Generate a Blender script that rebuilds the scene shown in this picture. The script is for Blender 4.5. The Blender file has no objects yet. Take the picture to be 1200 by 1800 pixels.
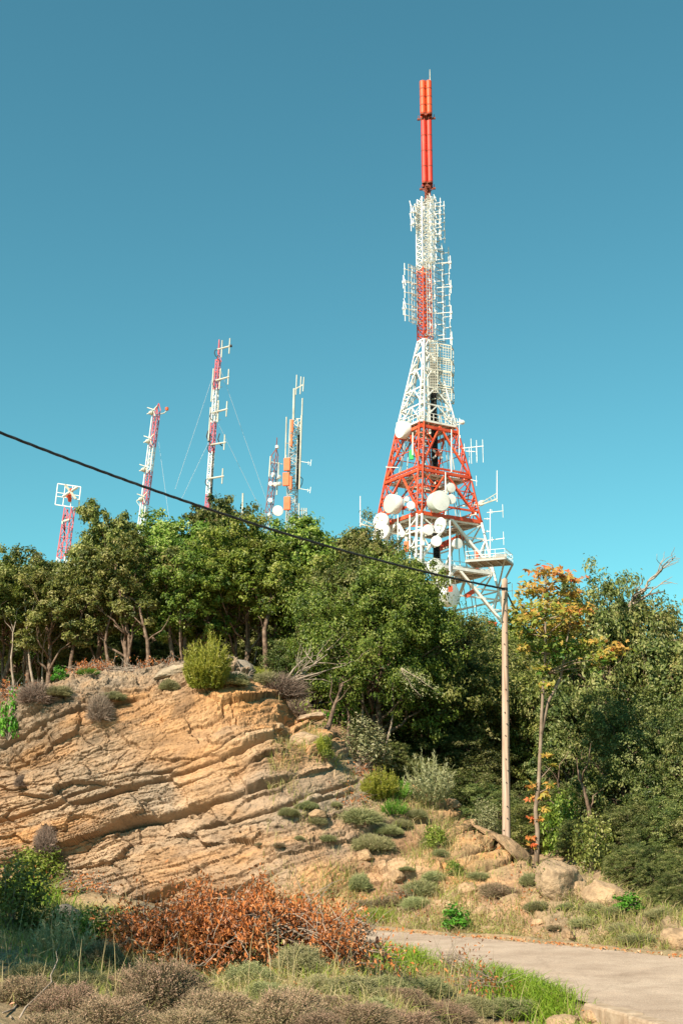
import bpy, bmesh, math, random
import numpy as np
from mathutils import Vector, Matrix

SC = bpy.context.scene
COL = SC.collection
# ------------------------------------------------------------------ camera, sky, sun, exposure
F_PX, CX, CY, CAM_Z = 2200.0, 600.0, 900.0, 1.7
PITCH = math.atan(550.0 / F_PX)
cam_d = bpy.data.cameras.new('camera')
cam_d.sensor_fit = 'VERTICAL'
cam_d.sensor_height = 36.0
cam_d.sensor_width = 24.0
cam_d.lens = F_PX / 1800.0 * 36.0
cam_d.clip_start, cam_d.clip_end = 0.1, 20000.0
cam = bpy.data.objects.new('camera', cam_d)
cam.location = (0, 0, CAM_Z)
cam.rotation_euler = (math.radians(90) + PITCH, 0, 0)
COL.objects.link(cam)
SC.camera = cam

SUN_EL, SUN_AZ = math.radians(40), math.radians(217)      # azimuth clockwise from +Y: behind the camera, to the left
SUN_DIR = Vector((math.sin(SUN_AZ) * math.cos(SUN_EL), math.cos(SUN_AZ) * math.cos(SUN_EL), math.sin(SUN_EL)))
sun_d = bpy.data.lights.new('sun', 'SUN')
sun_d.energy, sun_d.angle, sun_d.color = 5.0, math.radians(0.53), (1.0, 0.89, 0.72)
sun = bpy.data.objects.new('sun', sun_d)
sun.rotation_euler = SUN_DIR.to_track_quat('Z', 'Y').to_euler()
COL.objects.link(sun)

world = bpy.data.worlds.new('World')
SC.world = world
world.use_nodes = True
wn, wl = world.node_tree.nodes, world.node_tree.links
bg = wn['Background']
sky = wn.new('ShaderNodeTexSky')
sky.sky_type = 'NISHITA'
sky.sun_disc = False
sky.sun_elevation, sky.sun_rotation = SUN_EL, SUN_AZ
sky.altitude, sky.air_density, sky.dust_density, sky.ozone_density = 600, 1.0, 0.6, 1.0
grade = wn.new('ShaderNodeMix')
grade.data_type, grade.blend_type = 'RGBA', 'MULTIPLY'
grade.inputs[0].default_value = 1.0
grade.inputs[7].default_value = (0.57, 1.26, 1.03, 1)
wl.new(sky.outputs[0], grade.inputs[6])
wl.new(grade.outputs[2], bg.inputs[0])
bg.inputs[1].default_value = 0.072
SC.view_settings.view_transform = 'Standard'
SC.view_settings.look = 'None'
SC.view_settings.exposure = 0.93
SC.view_settings.gamma = 1.0
SC.cycles.max_bounces = 6
SC.cycles.diffuse_bounces = 3
SC.cycles.transmission_bounces = 3
SC.cycles.caustics_reflective = SC.cycles.caustics_refractive = False

ST, CT = math.sin(PITCH), math.cos(PITCH)
def P(px, py, Y):
    """world point at depth Y seen at photo pixel (px, py)"""
    a, b = (px - CX) / F_PX, (CY - py) / F_PX
    dy, dz = CT - b * ST, ST + b * CT
    s = Y / dy
    return Vector((a * s, Y, CAM_Z + dz * s))
def mpp(Y, z=0.0):
    return (Y * CT + (z - CAM_Z) * ST) / F_PX
def project(V):
    V = np.asarray(V, float)
    y, z = V[..., 1], V[..., 2] - CAM_Z
    d = y * CT + z * ST
    return CX + F_PX * V[..., 0] / d, CY - F_PX * (-y * ST + z * CT) / d, d

# ------------------------------------------------------------------ noise
def _hash(ix, iy, iz, seed):
    h = (ix.astype(np.int64) * 374761393 + iy.astype(np.int64) * 668265263 + iz.astype(np.int64) * 2147483647 + seed * 974634777) & 0xffffffff
    h = ((h ^ (h >> 13)) * 1274126177) & 0xffffffff
    h = ((h ^ (h >> 15)) * 2246822519) & 0xffffffff
    return ((h ^ (h >> 16)) & 0xffffff) / float(0xffffff)
def vnoise(x, y, z=None, seed=0):
    x, y = np.broadcast_arrays(np.asarray(x, float), np.asarray(y, float))
    z = np.zeros_like(x) if z is None else np.broadcast_to(np.asarray(z, float), x.shape)
    x0, y0, z0 = np.floor(x), np.floor(y), np.floor(z)
    fx, fy, fz = x - x0, y - y0, z - z0
    fx, fy, fz = [f * f * f * (f * (f * 6 - 15) + 10) for f in (fx, fy, fz)]
    out = 0
    for dx in (0, 1):
        for dy in (0, 1):
            for dz in (0, 1):
                w = (fx if dx else 1 - fx) * (fy if dy else 1 - fy) * (fz if dz else 1 - fz)
                out = out + w * _hash(x0 + dx, y0 + dy, z0 + dz, seed)
    return out * 2 - 1
def fbm(x, y, z=None, octs=4, seed=0, gain=0.5):
    x, y = np.asarray(x, float), np.asarray(y, float)
    a, s, t = 1.0, 0, 0
    for i in range(octs):
        f = 2.03 ** i
        s = s + a * vnoise(x * f + 17.3 * i, y * f - 9.1 * i, None if z is None else np.asarray(z, float) * f + 5.7 * i, seed + i)
        t += a
        a *= gain
    return s / t
def sstep(a, b, x):
    t = np.clip((np.asarray(x, float) - a) / (b - a), 0, 1)
    return t * t * (3 - 2 * t)

# ------------------------------------------------------------------ mesh helpers
def tag(o, label=None, cat=None, group=None, kind=None):
    for k, v in (('label', label), ('category', cat), ('group', group), ('kind', kind)):
        if v: o[k] = v
    return o
def link(name, me, parent=None, loc=None):
    o = bpy.data.objects.new(name, me)
    COL.objects.link(o)
    if parent is not None: o.parent = parent
    if loc is not None: o.location = loc
    return o
def empty(name, loc, rz=0.0, scale=None):
    o = bpy.data.objects.new(name, None)
    o.empty_display_size = 0.3
    o.location = loc
    o.rotation_euler = (0, 0, rz)
    if scale is not None: o.scale = scale
    COL.objects.link(o)
    return o
def mesh_np(name, V, F, mats, tint=None, col=None, smooth=False, midx=None):
    V = np.ascontiguousarray(V, np.float32); F = np.ascontiguousarray(F, np.int32)
    me = bpy.data.meshes.new(name)
    k = F.shape[1]
    me.vertices.add(len(V)); me.vertices.foreach_set('co', V.ravel())
    me.loops.add(F.size); me.loops.foreach_set('vertex_index', F.ravel())
    me.polygons.add(len(F)); me.polygons.foreach_set('loop_start', np.arange(0, F.size, k, dtype=np.int32))
    if midx is not None: me.polygons.foreach_set('material_index', np.asarray(midx, np.int32))
    me.polygons.foreach_set('use_smooth', np.full(len(F), smooth))
    me.update(calc_edges=True)
    if tint is not None:
        at = me.attributes.new('tint', 'FLOAT', 'POINT'); at.data.foreach_set('value', np.ascontiguousarray(tint, np.float32))
    if col is not None:
        at = me.attributes.new('col', 'FLOAT_COLOR', 'POINT')
        c = np.ones((len(V), 4), np.float32); c[:, :3] = col
        at.data.foreach_set('color', c.ravel())
    for m in (mats if isinstance(mats, (list, tuple)) else [mats]): me.materials.append(m)
    return me

class MB:
    """collects bars, boxes, tubes and lathes into ONE mesh"""
    def __init__(self): self.v, self.f, self.m, self.mi = [], [], [], 0
    def add(self, vs, fs):
        b = len(self.v)
        self.v += [tuple(q) for q in vs]
        self.f += [tuple(i + b for i in q) for q in fs]
        self.m += [self.mi] * len(fs)
    def bar(self, p, q, w, h=None):
        p, q = Vector(p), Vector(q); h = h or w
        d = (q - p)
        if d.length < 1e-6: return
        d.normalize()
        up = Vector((0, 0, 1)) if abs(d.z) < 0.95 else Vector((0, 1, 0))
        s = d.cross(up).normalized(); u = s.cross(d)
        vs = [c + s * a * w / 2 + u * b * h / 2 for c in (p, q) for a, b in ((-1, -1), (1, -1), (1, 1), (-1, 1))]
        self.add(vs, [(3, 2, 1, 0), (4, 5, 6, 7), (0, 1, 5, 4), (1, 2, 6, 5), (2, 3, 7, 6), (3, 0, 4, 7)])
    def tube(self, pts, r, n=6):
        pts = [Vector(p) for p in pts]
        rs = list(r) if hasattr(r, '__len__') else [r] * len(pts)
        d0 = (pts[1] - pts[0]).normalized()
        s = d0.cross(Vector((0, 0, 1)) if abs(d0.z) < 0.9 else Vector((0, 1, 0))).normalized()
        vs, fs = [], []
        for i, p in enumerate(pts):
            d = (pts[min(i + 1, len(pts) - 1)] - pts[max(i - 1, 0)])
            d = d.normalized() if d.length > 1e-9 else d0
            s = (s - d * s.dot(d)).normalized(); u = d.cross(s)
            for k in range(n):
                a = 2 * math.pi * k / n
                vs.append(p + (s * math.cos(a) + u * math.sin(a)) * rs[i])
        for i in range(len(pts) - 1):
            for k in range(n):
                a, b = i * n + k, i * n + (k + 1) % n
                fs.append((a, b, b + n, a + n))
        fs.append(tuple(range(n - 1, -1, -1))); fs.append(tuple(range((len(pts) - 1) * n, len(pts) * n)))
        self.add(vs, fs)
    def box(self, c, sx, sy, sz, ax=None):
        """ax: (x, y, z) axis vectors"""
        c = Vector(c); X, Y, Z = ax or (Vector((1, 0, 0)), Vector((0, 1, 0)), Vector((0, 0, 1)))
        vs = [c + X * a * sx / 2 + Y * b * sy / 2 + Z * d * sz / 2 for d in (-1, 1) for a, b in ((-1, -1), (1, -1), (1, 1), (-1, 1))]
        self.add(vs, [(3, 2, 1, 0), (4, 5, 6, 7), (0, 1, 5, 4), (1, 2, 6, 5), (2, 3, 7, 6), (3, 0, 4, 7)])
    def lathe(self, prof, o, axis, n=20):
        """prof: (radius, distance along axis)"""
        o, d = Vector(o), Vector(axis).normalized()
        s = d.cross(Vector((0, 0, 1)) if abs(d.z) < 0.9 else Vector((0, 1, 0))).normalized(); u = d.cross(s)
        vs, fs = [], []
        for r, h in prof:
            for k in range(n):
                a = 2 * math.pi * k / n
                vs.append(o + d * h + (s * math.cos(a) + u * math.sin(a)) * max(r, 1e-4))
        for i in range(len(prof) - 1):
            for k in range(n):
                a, b = i * n + k, i * n + (k + 1) % n
                fs.append((a, b, b + n, a + n))
        self.add(vs, fs)
    def build(self, name, mats, parent=None, smooth=False, origin=None):
        """vertices are world coordinates; the object's origin is its parent's, or origin"""
        me = bpy.data.meshes.new(name)
        off = Vector(origin) if origin is not None else Vector((0, 0, 0))
        pw = Vector((0, 0, 0)); q = parent
        while q is not None: pw += Vector(q.location); q = q.parent
        base = off if origin is not None else pw
        me.from_pydata([tuple(Vector(v) - base) for v in self.v], [], self.f)
        for m in (mats if isinstance(mats, (list, tuple)) else [mats]): me.materials.append(m)
        me.polygons.foreach_set('material_index', np.asarray(self.m, np.int32))
        me.polygons.foreach_set('use_smooth', np.full(len(self.f), smooth))
        o = link(name, me, parent)
        o.location = base - pw
        return o

# ------------------------------------------------------------------ materials
def nodes_of(name):
    m = bpy.data.materials.new(name); m.use_nodes = True
    return m, m.node_tree.nodes, m.node_tree.links, m.node_tree.nodes['Principled BSDF']
def ramp(nt, stops):
    r = nt.new('ShaderNodeValToRGB'); e = r.color_ramp.elements
    while len(e) < len(stops): e.new(0.5)
    for el, (p, c) in zip(e, stops): el.position, el.color = p, (*c, 1)
    return r
def noise_node(N, L, scale, detail=4, rough=0.6, coord='Object'):
    tc = N.new('ShaderNodeTexCoord'); n = N.new('ShaderNodeTexNoise')
    n.inputs['Scale'].default_value, n.inputs['Detail'].default_value, n.inputs['Roughness'].default_value = scale, detail, rough
    L.new(tc.outputs[coord], n.inputs['Vector'])
    return n
def bump(N, L, b, src, strength, dist):
    bp = N.new('ShaderNodeBump'); bp.inputs['Strength'].default_value, bp.inputs['Distance'].default_value = strength, dist
    L.new(src, bp.inputs['Height']); L.new(bp.outputs[0], b.inputs['Normal'])
    return bp
def mat_noise(name, stops, scale=3.0, rough=0.8, detail=5, bump_s=0.0, bump_d=0.02, spec=0.3, metal=0.0):
    m, N, L, b = nodes_of(name)
    n = noise_node(N, L, scale, detail); r = ramp(N, stops)
    L.new(n.outputs[0], r.inputs[0]); L.new(r.outputs[0], b.inputs['Base Color'])
    b.inputs['Roughness'].default_value = rough; b.inputs['Specular IOR Level'].default_value = spec; b.inputs['Metallic'].default_value = metal
    if bump_s: bump(N, L, b, n.outputs[0], bump_s, bump_d)
    return m
def mat_leaf(name, stops, trans=0.3, rough=0.5, vary=0.06, spec=0.35, vvary=0.35):
    """leaf colour from the per-leaf tint, with a small shift per plant"""
    m, N, L, b = nodes_of(name)
    at = N.new('ShaderNodeAttribute'); at.attribute_name = 'tint'
    r = ramp(N, stops); L.new(at.outputs['Fac'], r.inputs[0])
    oi = N.new('ShaderNodeObjectInfo')
    h = N.new('ShaderNodeHueSaturation')
    mr = N.new('ShaderNodeMapRange'); mr.inputs[3].default_value, mr.inputs[4].default_value = 0.5 - vary * 0.5, 0.5 + vary * 0.5
    L.new(oi.outputs['Random'], mr.inputs[0]); L.new(mr.outputs[0], h.inputs['Hue'])
    mu = N.new('ShaderNodeMath'); mu.operation = 'MULTIPLY'; mu.inputs[1].default_value = 7.31
    fr = N.new('ShaderNodeMath'); fr.operation = 'FRACT'
    L.new(oi.outputs['Random'], mu.inputs[0]); L.new(mu.outputs[0], fr.inputs[0])
    mv = N.new('ShaderNodeMapRange'); mv.inputs[3].default_value, mv.inputs[4].default_value = 1 - vvary * 0.5, 1 + vvary * 0.5
    L.new(fr.outputs[0], mv.inputs[0]); L.new(mv.outputs[0], h.inputs['Value'])
    L.new(r.outputs[0], h.inputs['Color']); L.new(h.outputs[0], b.inputs['Base Color'])
    b.inputs['Roughness'].default_value = rough; b.inputs['Specular IOR Level'].default_value = spec
    t = N.new('ShaderNodeBsdfTranslucent'); L.new(h.outputs[0], t.inputs[0])
    mx = N.new('ShaderNodeMixShader'); mx.inputs[0].default_value = trans
    L.new(b.outputs[0], mx.inputs[1]); L.new(t.outputs[0], mx.inputs[2])
    L.new(mx.outputs[0], N['Material Output'].inputs[0])
    return m

M = {}
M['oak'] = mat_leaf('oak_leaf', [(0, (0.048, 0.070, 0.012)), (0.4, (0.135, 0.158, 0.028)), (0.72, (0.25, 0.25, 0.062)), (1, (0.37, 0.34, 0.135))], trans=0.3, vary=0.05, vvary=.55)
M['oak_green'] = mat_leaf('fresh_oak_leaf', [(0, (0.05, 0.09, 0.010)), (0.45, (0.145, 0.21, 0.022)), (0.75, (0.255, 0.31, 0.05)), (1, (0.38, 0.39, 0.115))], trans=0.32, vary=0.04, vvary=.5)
M['oak_dark'] = mat_leaf('oak_leaf_painted_shade', [(0, (0.035, 0.055, 0.011)), (0.4, (0.098, 0.125, 0.026)), (0.72, (0.185, 0.20, 0.055)), (1, (0.30, 0.28, 0.115))], trans=0.25, vary=0.05, vvary=.5)  # darker copy of the oak leaf: shade of gully and scrub put into its colour
M['maple'] = mat_leaf('maple_leaf', [(0, (0.06, 0.14, 0.015)), (0.3, (0.22, 0.25, 0.03)), (0.55, (0.46, 0.32, 0.06)), (0.8, (0.52, 0.25, 0.06)), (1, (0.55, 0.12, 0.04))], trans=0.35, vary=0.0)
M['juniper'] = mat_leaf('heath_leaf', [(0, (0.10, 0.14, 0.012)), (0.5, (0.25, 0.28, 0.025)), (1, (0.40, 0.38, 0.06))], trans=0.25, vary=0.02)
M['bright'] = mat_leaf('bright_leaf', [(0, (0.05, 0.16, 0.012)), (0.6, (0.10, 0.28, 0.02)), (1, (0.20, 0.36, 0.05))], trans=0.3, vary=0.02)
M['pale'] = mat_leaf('pale_leaf', [(0, (0.13, 0.15, 0.055)), (0.5, (0.27, 0.27, 0.12)), (1, (0.42, 0.39, 0.22))], trans=0.2, vary=0.03)
M['sage'] = mat_leaf('cushion_sprig', [(0, (0.13, 0.145, 0.05)), (0.5, (0.27, 0.265, 0.115)), (1, (0.43, 0.385, 0.22))], trans=0.1, vary=0.05, rough=0.8, spec=0.1)
M['heather'] = mat_leaf('heather_sprig', [(0, (0.11, 0.12, 0.045)), (0.45, (0.26, 0.195, 0.115)), (1, (0.45, 0.285, 0.205))], trans=0.1, vary=0.03, rough=0.8, spec=0.1)
M['dead_twig'] = mat_leaf('dead_twig', [(0, (0.12, 0.08, 0.06)), (0.5, (0.22, 0.16, 0.12)), (1, (0.36, 0.28, 0.22))], trans=0.0, vary=0.03, rough=0.85, spec=0.1)
M['rust'] = mat_leaf('rust_leaf', [(0, (0.20, 0.075, 0.03)), (0.35, (0.44, 0.14, 0.04)), (0.7, (0.60, 0.235, 0.075)), (1, (0.60, 0.40, 0.25))], trans=0.25, vary=0.0, rough=0.45, vvary=0.1)
M['grass'] = mat_leaf('grass_blade', [(0, (0.15, 0.28, 0.012)), (0.4, (0.24, 0.32, 0.03)), (0.62, (0.30, 0.28, 0.09)), (0.8, (0.38, 0.29, 0.13)), (1, (0.52, 0.41, 0.23))], trans=0.3, vary=0.0, rough=0.6, vvary=0.0)
M['trunk'] = mat_noise('oak_bark', [(0.3, (0.055, 0.038, 0.028)), (0.5, (0.16, 0.105, 0.075)), (0.7, (0.27, 0.19, 0.14))], scale=7, bump_s=0.8, bump_d=0.03, spec=0.1)
M['pale_bark'] = mat_noise('maple_bark', [(0.3, (0.15, 0.105, 0.075)), (0.6, (0.28, 0.205, 0.15)), (0.8, (0.38, 0.30, 0.23))], scale=5, bump_s=0.4, spec=0.1)
M['deadwood'] = mat_noise('dead_wood', [(0.3, (0.20, 0.15, 0.11)), (0.6, (0.36, 0.28, 0.22)), (0.8, (0.48, 0.40, 0.33))], scale=9, bump_s=0.4, spec=0.1)
M['red'] = mat_noise('red_paint', [(0.28, (0.34, 0.03, 0.014)), (0.45, (0.58, 0.065, 0.022)), (0.66, (0.64, 0.11, 0.035)), (0.8, (0.62, 0.2, 0.1))], scale=0.7, rough=0.5, spec=0.4)
M['white'] = mat_noise('white_paint', [(0.22, (0.50, 0.45, 0.38)), (0.42, (0.72, 0.70, 0.66)), (0.8, (0.78, 0.77, 0.74))], scale=0.8, rough=0.5, spec=0.4)
M['cream'] = mat_noise('galvanised_rods', [(0.25, (0.34, 0.31, 0.25)), (0.5, (0.52, 0.49, 0.41)), (0.8, (0.60, 0.58, 0.51))], scale=1.2, rough=0.5, spec=0.4)
M['steel'] = mat_noise('grey_steel', [(0.2, (0.24, 0.24, 0.23)), (0.6, (0.40, 0.40, 0.38)), (0.8, (0.48, 0.47, 0.44))], scale=1.5, rough=0.5, spec=0.5)
M['dark'] = mat_noise('dark_cable', [(0.3, (0.018, 0.018, 0.02)), (0.7, (0.04, 0.04, 0.042))], scale=3, rough=0.6)
M['cyl_orange'] = mat_noise('orange_red_radome', [(0.2, (0.58, 0.060, 0.014)), (0.55, (0.70, 0.085, 0.020)), (0.8, (0.72, 0.12, 0.035))], scale=0.8, rough=0.45, spec=0.4)
M['cyl_red'] = mat_noise('red_radome', [(0.2, (0.50, 0.028, 0.014)), (0.6, (0.62, 0.045, 0.022)), (0.72, (0.64, 0.09, 0.06)), (0.80, (0.74, 0.36, 0.24))], scale=0.9, rough=0.45, spec=0.4)
M['rust_steel'] = mat_noise('rusty_red_steel', [(0.3, (0.14, 0.035, 0.02)), (0.7, (0.32, 0.07, 0.035))], scale=2, rough=0.6)
M['panel_orange'] = mat_noise('orange_panel', [(0.3, (0.62, 0.14, 0.05)), (0.7, (0.72, 0.19, 0.075))], scale=1.5, rough=0.5, spec=0.3)
M['green_box'] = mat_noise('green_paint', [(0.3, (0.02, 0.40, 0.07)), (0.7, (0.03, 0.50, 0.10))], scale=1.5, rough=0.5)
M['dish'] = mat_noise('dish_white', [(0.25, (0.52, 0.50, 0.46)), (0.45, (0.66, 0.65, 0.62)), (0.75, (0.72, 0.71, 0.69))], scale=0.9, rough=0.4, spec=0.4)
M['dish_grey'] = mat_noise('dish_shroud', [(0.2, (0.36, 0.40, 0.35)), (0.6, (0.44, 0.48, 0.42))], scale=0.7, rough=0.4, spec=0.4)
M['plank'] = mat_noise('platform_deck', [(0.2, (0.22, 0.17, 0.12)), (0.7, (0.36, 0.30, 0.23))], scale=1.2, rough=0.8)
M['pink'] = mat_noise('faded_red_paint', [(0.25, (0.46, 0.06, 0.075)), (0.6, (0.60, 0.13, 0.15)), (0.85, (0.66, 0.28, 0.28))], scale=1.2, rough=0.5)
M['guy'] = mat_noise('guy_wire', [(0.3, (0.5, 0.5, 0.5)), (0.7, (0.62, 0.62, 0.62))], scale=1.0, rough=0.4)

def pole_material():
    m, N, L, b = nodes_of('pole_wood')
    tc = N.new('ShaderNodeTexCoord'); mp = N.new('ShaderNodeMapping'); mp.inputs['Scale'].default_value = (14, 14, 0.7)
    L.new(tc.outputs['Object'], mp.inputs[0])
    n = N.new('ShaderNodeTexNoise'); n.inputs['Scale'].default_value = 1.6; n.inputs['Detail'].default_value = 6
    L.new(mp.outputs[0], n.inputs['Vector'])
    r = ramp(N, [(0.25, (0.15, 0.095, 0.065)), (0.45, (0.40, 0.27, 0.20)), (0.7, (0.54, 0.39, 0.30))])
    L.new(n.outputs[0], r.inputs[0]); L.new(r.outputs[0], b.inputs['Base Color'])
    b.inputs['Roughness'].default_value = 0.8; b.inputs['Specular IOR Level'].default_value = 0.15
    bump(N, L, b, n.outputs[0], 0.6, 0.02)
    return m
M['pole'] = pole_material()

def rock_material(name, big=True):
    m, N, L, b = nodes_of(name)
    at = N.new('ShaderNodeAttribute'); at.attribute_name = 'col'
    n1 = noise_node(N, L, 2.2, 7, 0.65); n2 = noise_node(N, L, 16.0, 5, 0.65)
    r1 = ramp(N, [(0.28, (0.60, 0.58, 0.58)), (0.5, (1, 1, 1)), (0.72, (1.22, 1.14, 1.04))])
    r2 = ramp(N, [(0.25, (0.62, 0.60, 0.57)), (0.5, (1, 1, 1)), (0.75, (1.18, 1.16, 1.12))])
    L.new(n1.outputs[0], r1.inputs[0]); L.new(n2.outputs[0], r2.inputs[0])
    m1 = N.new('ShaderNodeMix'); m1.data_type, m1.blend_type = 'RGBA', 'MULTIPLY'; m1.inputs[0].default_value = 0.8
    m2 = N.new('ShaderNodeMix'); m2.data_type, m2.blend_type = 'RGBA', 'MULTIPLY'; m2.inputs[0].default_value = 0.75
    L.new(at.outputs['Color'], m1.inputs[6]); L.new(r1.outputs[0], m1.inputs[7])
    L.new(m1.outputs[2], m2.inputs[6]); L.new(r2.outputs[0], m2.inputs[7])
    L.new(m2.outputs[2], b.inputs['Base Color'])
    b.inputs['Roughness'].default_value = 0.92; b.inputs['Specular IOR Level'].default_value = 0.12
    ad = N.new('ShaderNodeMath'); ad.operation = 'ADD'
    n3 = noise_node(N, L, 45.0, 3, 0.6)
    L.new(n2.outputs[0], ad.inputs[0]); L.new(n3.outputs[0], ad.inputs[1])
    bump(N, L, b, ad.outputs[0], 0.7, 0.03)
    return m
M['rock'] = rock_material('sandstone')

def ground_material():
    m, N, L, b = nodes_of('soil')
    n1 = noise_node(N, L, 0.9, 6, 0.6); n2 = noise_node(N, L, 14, 5, 0.7)
    r1 = ramp(N, [(0.3, (0.16, 0.15, 0.07)), (0.48, (0.27, 0.20, 0.12)), (0.62, (0.38, 0.25, 0.14)), (0.75, (0.30, 0.19, 0.11))])
    r2 = ramp(N, [(0.3, (0.55, 0.5, 0.45)), (0.55, (1, 1, 1)), (0.75, (1.25, 1.2, 1.1))])
    L.new(n1.outputs[0], r1.inputs[0]); L.new(n2.outputs[0], r2.inputs[0])
    mx = N.new('ShaderNodeMix'); mx.data_type, mx.blend_type = 'RGBA', 'MULTIPLY'; mx.inputs[0].default_value = 0.9
    L.new(r1.outputs[0], mx.inputs[6]); L.new(r2.outputs[0], mx.inputs[7]); L.new(mx.outputs[2], b.inputs['Base Color'])
    b.inputs['Roughness'].default_value = 0.95; b.inputs['Specular IOR Level'].default_value = 0.1
    bump(N, L, b, n2.outputs[0], 0.8, 0.04)
    return m
M['soil'] = ground_material()

def road_material():
    m, N, L, b = nodes_of('old_asphalt')
    n1 = noise_node(N, L, 0.6, 5, 0.6)
    tc = N.new('ShaderNodeTexCoord'); v = N.new('ShaderNodeTexVoronoi'); v.inputs['Scale'].default_value = 55
    L.new(tc.outputs['Object'], v.inputs['Vector'])
    n2 = noise_node(N, L, 40, 4, 0.7)
    r1 = ramp(N, [(0.3, (0.36, 0.265, 0.20)), (0.55, (0.43, 0.325, 0.25)), (0.75, (0.49, 0.38, 0.295))])
    r2 = ramp(N, [(0.3, (0.70, 0.70, 0.70)), (0.5, (1, 1, 1)), (0.72, (1.25, 1.22, 1.18))])
    L.new(n1.outputs[0], r1.inputs[0]); L.new(n2.outputs[0], r2.inputs[0])
    mx = N.new('ShaderNodeMix'); mx.data_type, mx.blend_type = 'RGBA', 'MULTIPLY'; mx.inputs[0].default_value = 0.9
    L.new(r1.outputs[0], mx.inputs[6]); L.new(r2.outputs[0], mx.inputs[7])
    L.new(mx.outputs[2], b.inputs['Base Color'])
    vc = N.new('ShaderNodeTexVoronoi'); vc.feature = 'DISTANCE_TO_EDGE'; vc.inputs['Scale'].default_value = 0.55
    nw = noise_node(N, L, 2.5, 4, 0.6); va = N.new('ShaderNodeVectorMath'); va.operation = 'MULTIPLY_ADD'; va.inputs[1].default_value = (.5, .5, .5)
    L.new(nw.outputs['Color'], va.inputs[0]); L.new(tc.outputs['Object'], va.inputs[2]); L.new(va.outputs[0], vc.inputs['Vector'])
    rc = ramp(N, [(0.0, (0.45, 0.42, 0.4)), (0.012, (0.6, 0.58, 0.56)), (0.02, (1, 1, 1))]); L.new(vc.outputs['Distance'], rc.inputs[0])
    n3 = noise_node(N, L, 1.7, 6, 0.7); r3 = ramp(N, [(0.35, (0.80, 0.78, 0.76)), (0.55, (1, 1, 1)), (0.7, (1.1, 1.08, 1.05))]); L.new(n3.outputs[0], r3.inputs[0])
    m3 = N.new('ShaderNodeMix'); m3.data_type, m3.blend_type = 'RGBA', 'MULTIPLY'; m3.inputs[0].default_value = 1.0; L.new(mx.outputs[2], m3.inputs[6]); L.new(r3.outputs[0], m3.inputs[7])
    m4 = N.new('ShaderNodeMix'); m4.data_type, m4.blend_type = 'RGBA', 'MULTIPLY'; m4.inputs[0].default_value = 0.18; L.new(m3.outputs[2], m4.inputs[6]); L.new(rc.outputs[0], m4.inputs[7])
    L.new(m4.outputs[2], b.inputs['Base Color'])
    b.inputs['Roughness'].default_value = 0.9; b.inputs['Specular IOR Level'].default_value = 0.2
    bump(N, L, b, v.outputs['Distance'], 0.5, 0.01)
    return m
M['road'] = road_material()
M['concrete'] = mat_noise('old_concrete', [(0.3, (0.26, 0.18, 0.12)), (0.55, (0.38, 0.28, 0.20)), (0.75, (0.46, 0.36, 0.27))], scale=8, bump_s=0.7, bump_d=0.02, spec=0.1)

# ------------------------------------------------------------------ terrain functions
INNER = np.array([(4.1, 2), (3.75, 8), (3.15, 10.6), (2.68, 12.2), (2.16, 14.0), (1.28, 16.4), (-0.4, 18.4), (-3.0, 20.1), (-8, 21.7), (-20, 23.5)])
OUTER = np.array([(8.6, 2), (8.4, 9), (7.2, 13.2), (4.75, 17.1), (2.75, 19.8), (0.9, 21.6), (-1.6, 23.2), (-4.5, 24.3), (-9, 25.5), (-20, 27.3)])
def y_on(poly, x):
    o = np.argsort(poly[:, 0]); return np.interp(x, poly[o, 0], poly[o, 1])
CREST = [(-180, 1262, 29), (-100, 1250, 29), (0, 1240, 29), (30, 1222, 29), (100, 1200, 29), (250, 1168, 29.5), (330, 1155, 30), (430, 1180, 30), (500, 1222, 29.5),
         (560, 1275, 29), (620, 1345, 28.5), (700, 1392, 28), (790, 1425, 27.5), (885, 1482, 26.5), (930, 1520, 25.5), (1050, 1557, 23.5), (1150, 1605, 21.5), (1250, 1645, 20)]
_cr = np.array([tuple(P(*c)) for c in CREST])
_fx = np.linspace(-15, 9.5, 200)
def crest(x):
    return np.interp(x, _cr[:, 0], _cr[:, 1]), np.interp(x, _cr[:, 0], _cr[:, 2])
def foot(x):
    x = np.asarray(x, float)
    yo = y_on(OUTER, x)
    return yo + 0.35 + 0.9 * sstep(-1, -4, x)
_hy = np.array([0, 28, 34, 45, 70, 110, 140, 180, 300, 800, 20000.])
_hl = np.array([4.6, 4.8, 5.3, 5.5, 5.9, 9, 11, 13, 14, 0, 0])
_hm = np.array([2.8, 3.2, 4.6, 6.0, 8.8, 15, 20, 25.5, 27, 0, 0])
_hr = np.array([0.8, 1.0, 1.6, 3.0, 8.0, 16, 21.0, 27.8, 26, 0, 0])
def hill(x, y):
    x, y = np.broadcast_arrays(np.asarray(x, float), np.asarray(y, float))
    a = x / np.maximum(y, 8)
    l, m, r = [np.interp(y, _hy, h) for h in (_hl, _hm, _hr)]
    wl_ = sstep(0.0, -0.08, a); wr_ = sstep(0.0, 0.08, a)
    return l * wl_ + r * wr_ + m * (1 - wl_ - wr_)
def back(x, y):
    """the ground behind the crest"""
    yc, zc = crest(x)
    t = sstep(0, 7, np.asarray(y, float) - yc)
    return zc * (1 - t) + hill(x, y) * t + 0.12 * fbm(np.asarray(x) * 0.5, np.asarray(y) * 0.5, octs=3, seed=5) * t
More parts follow.
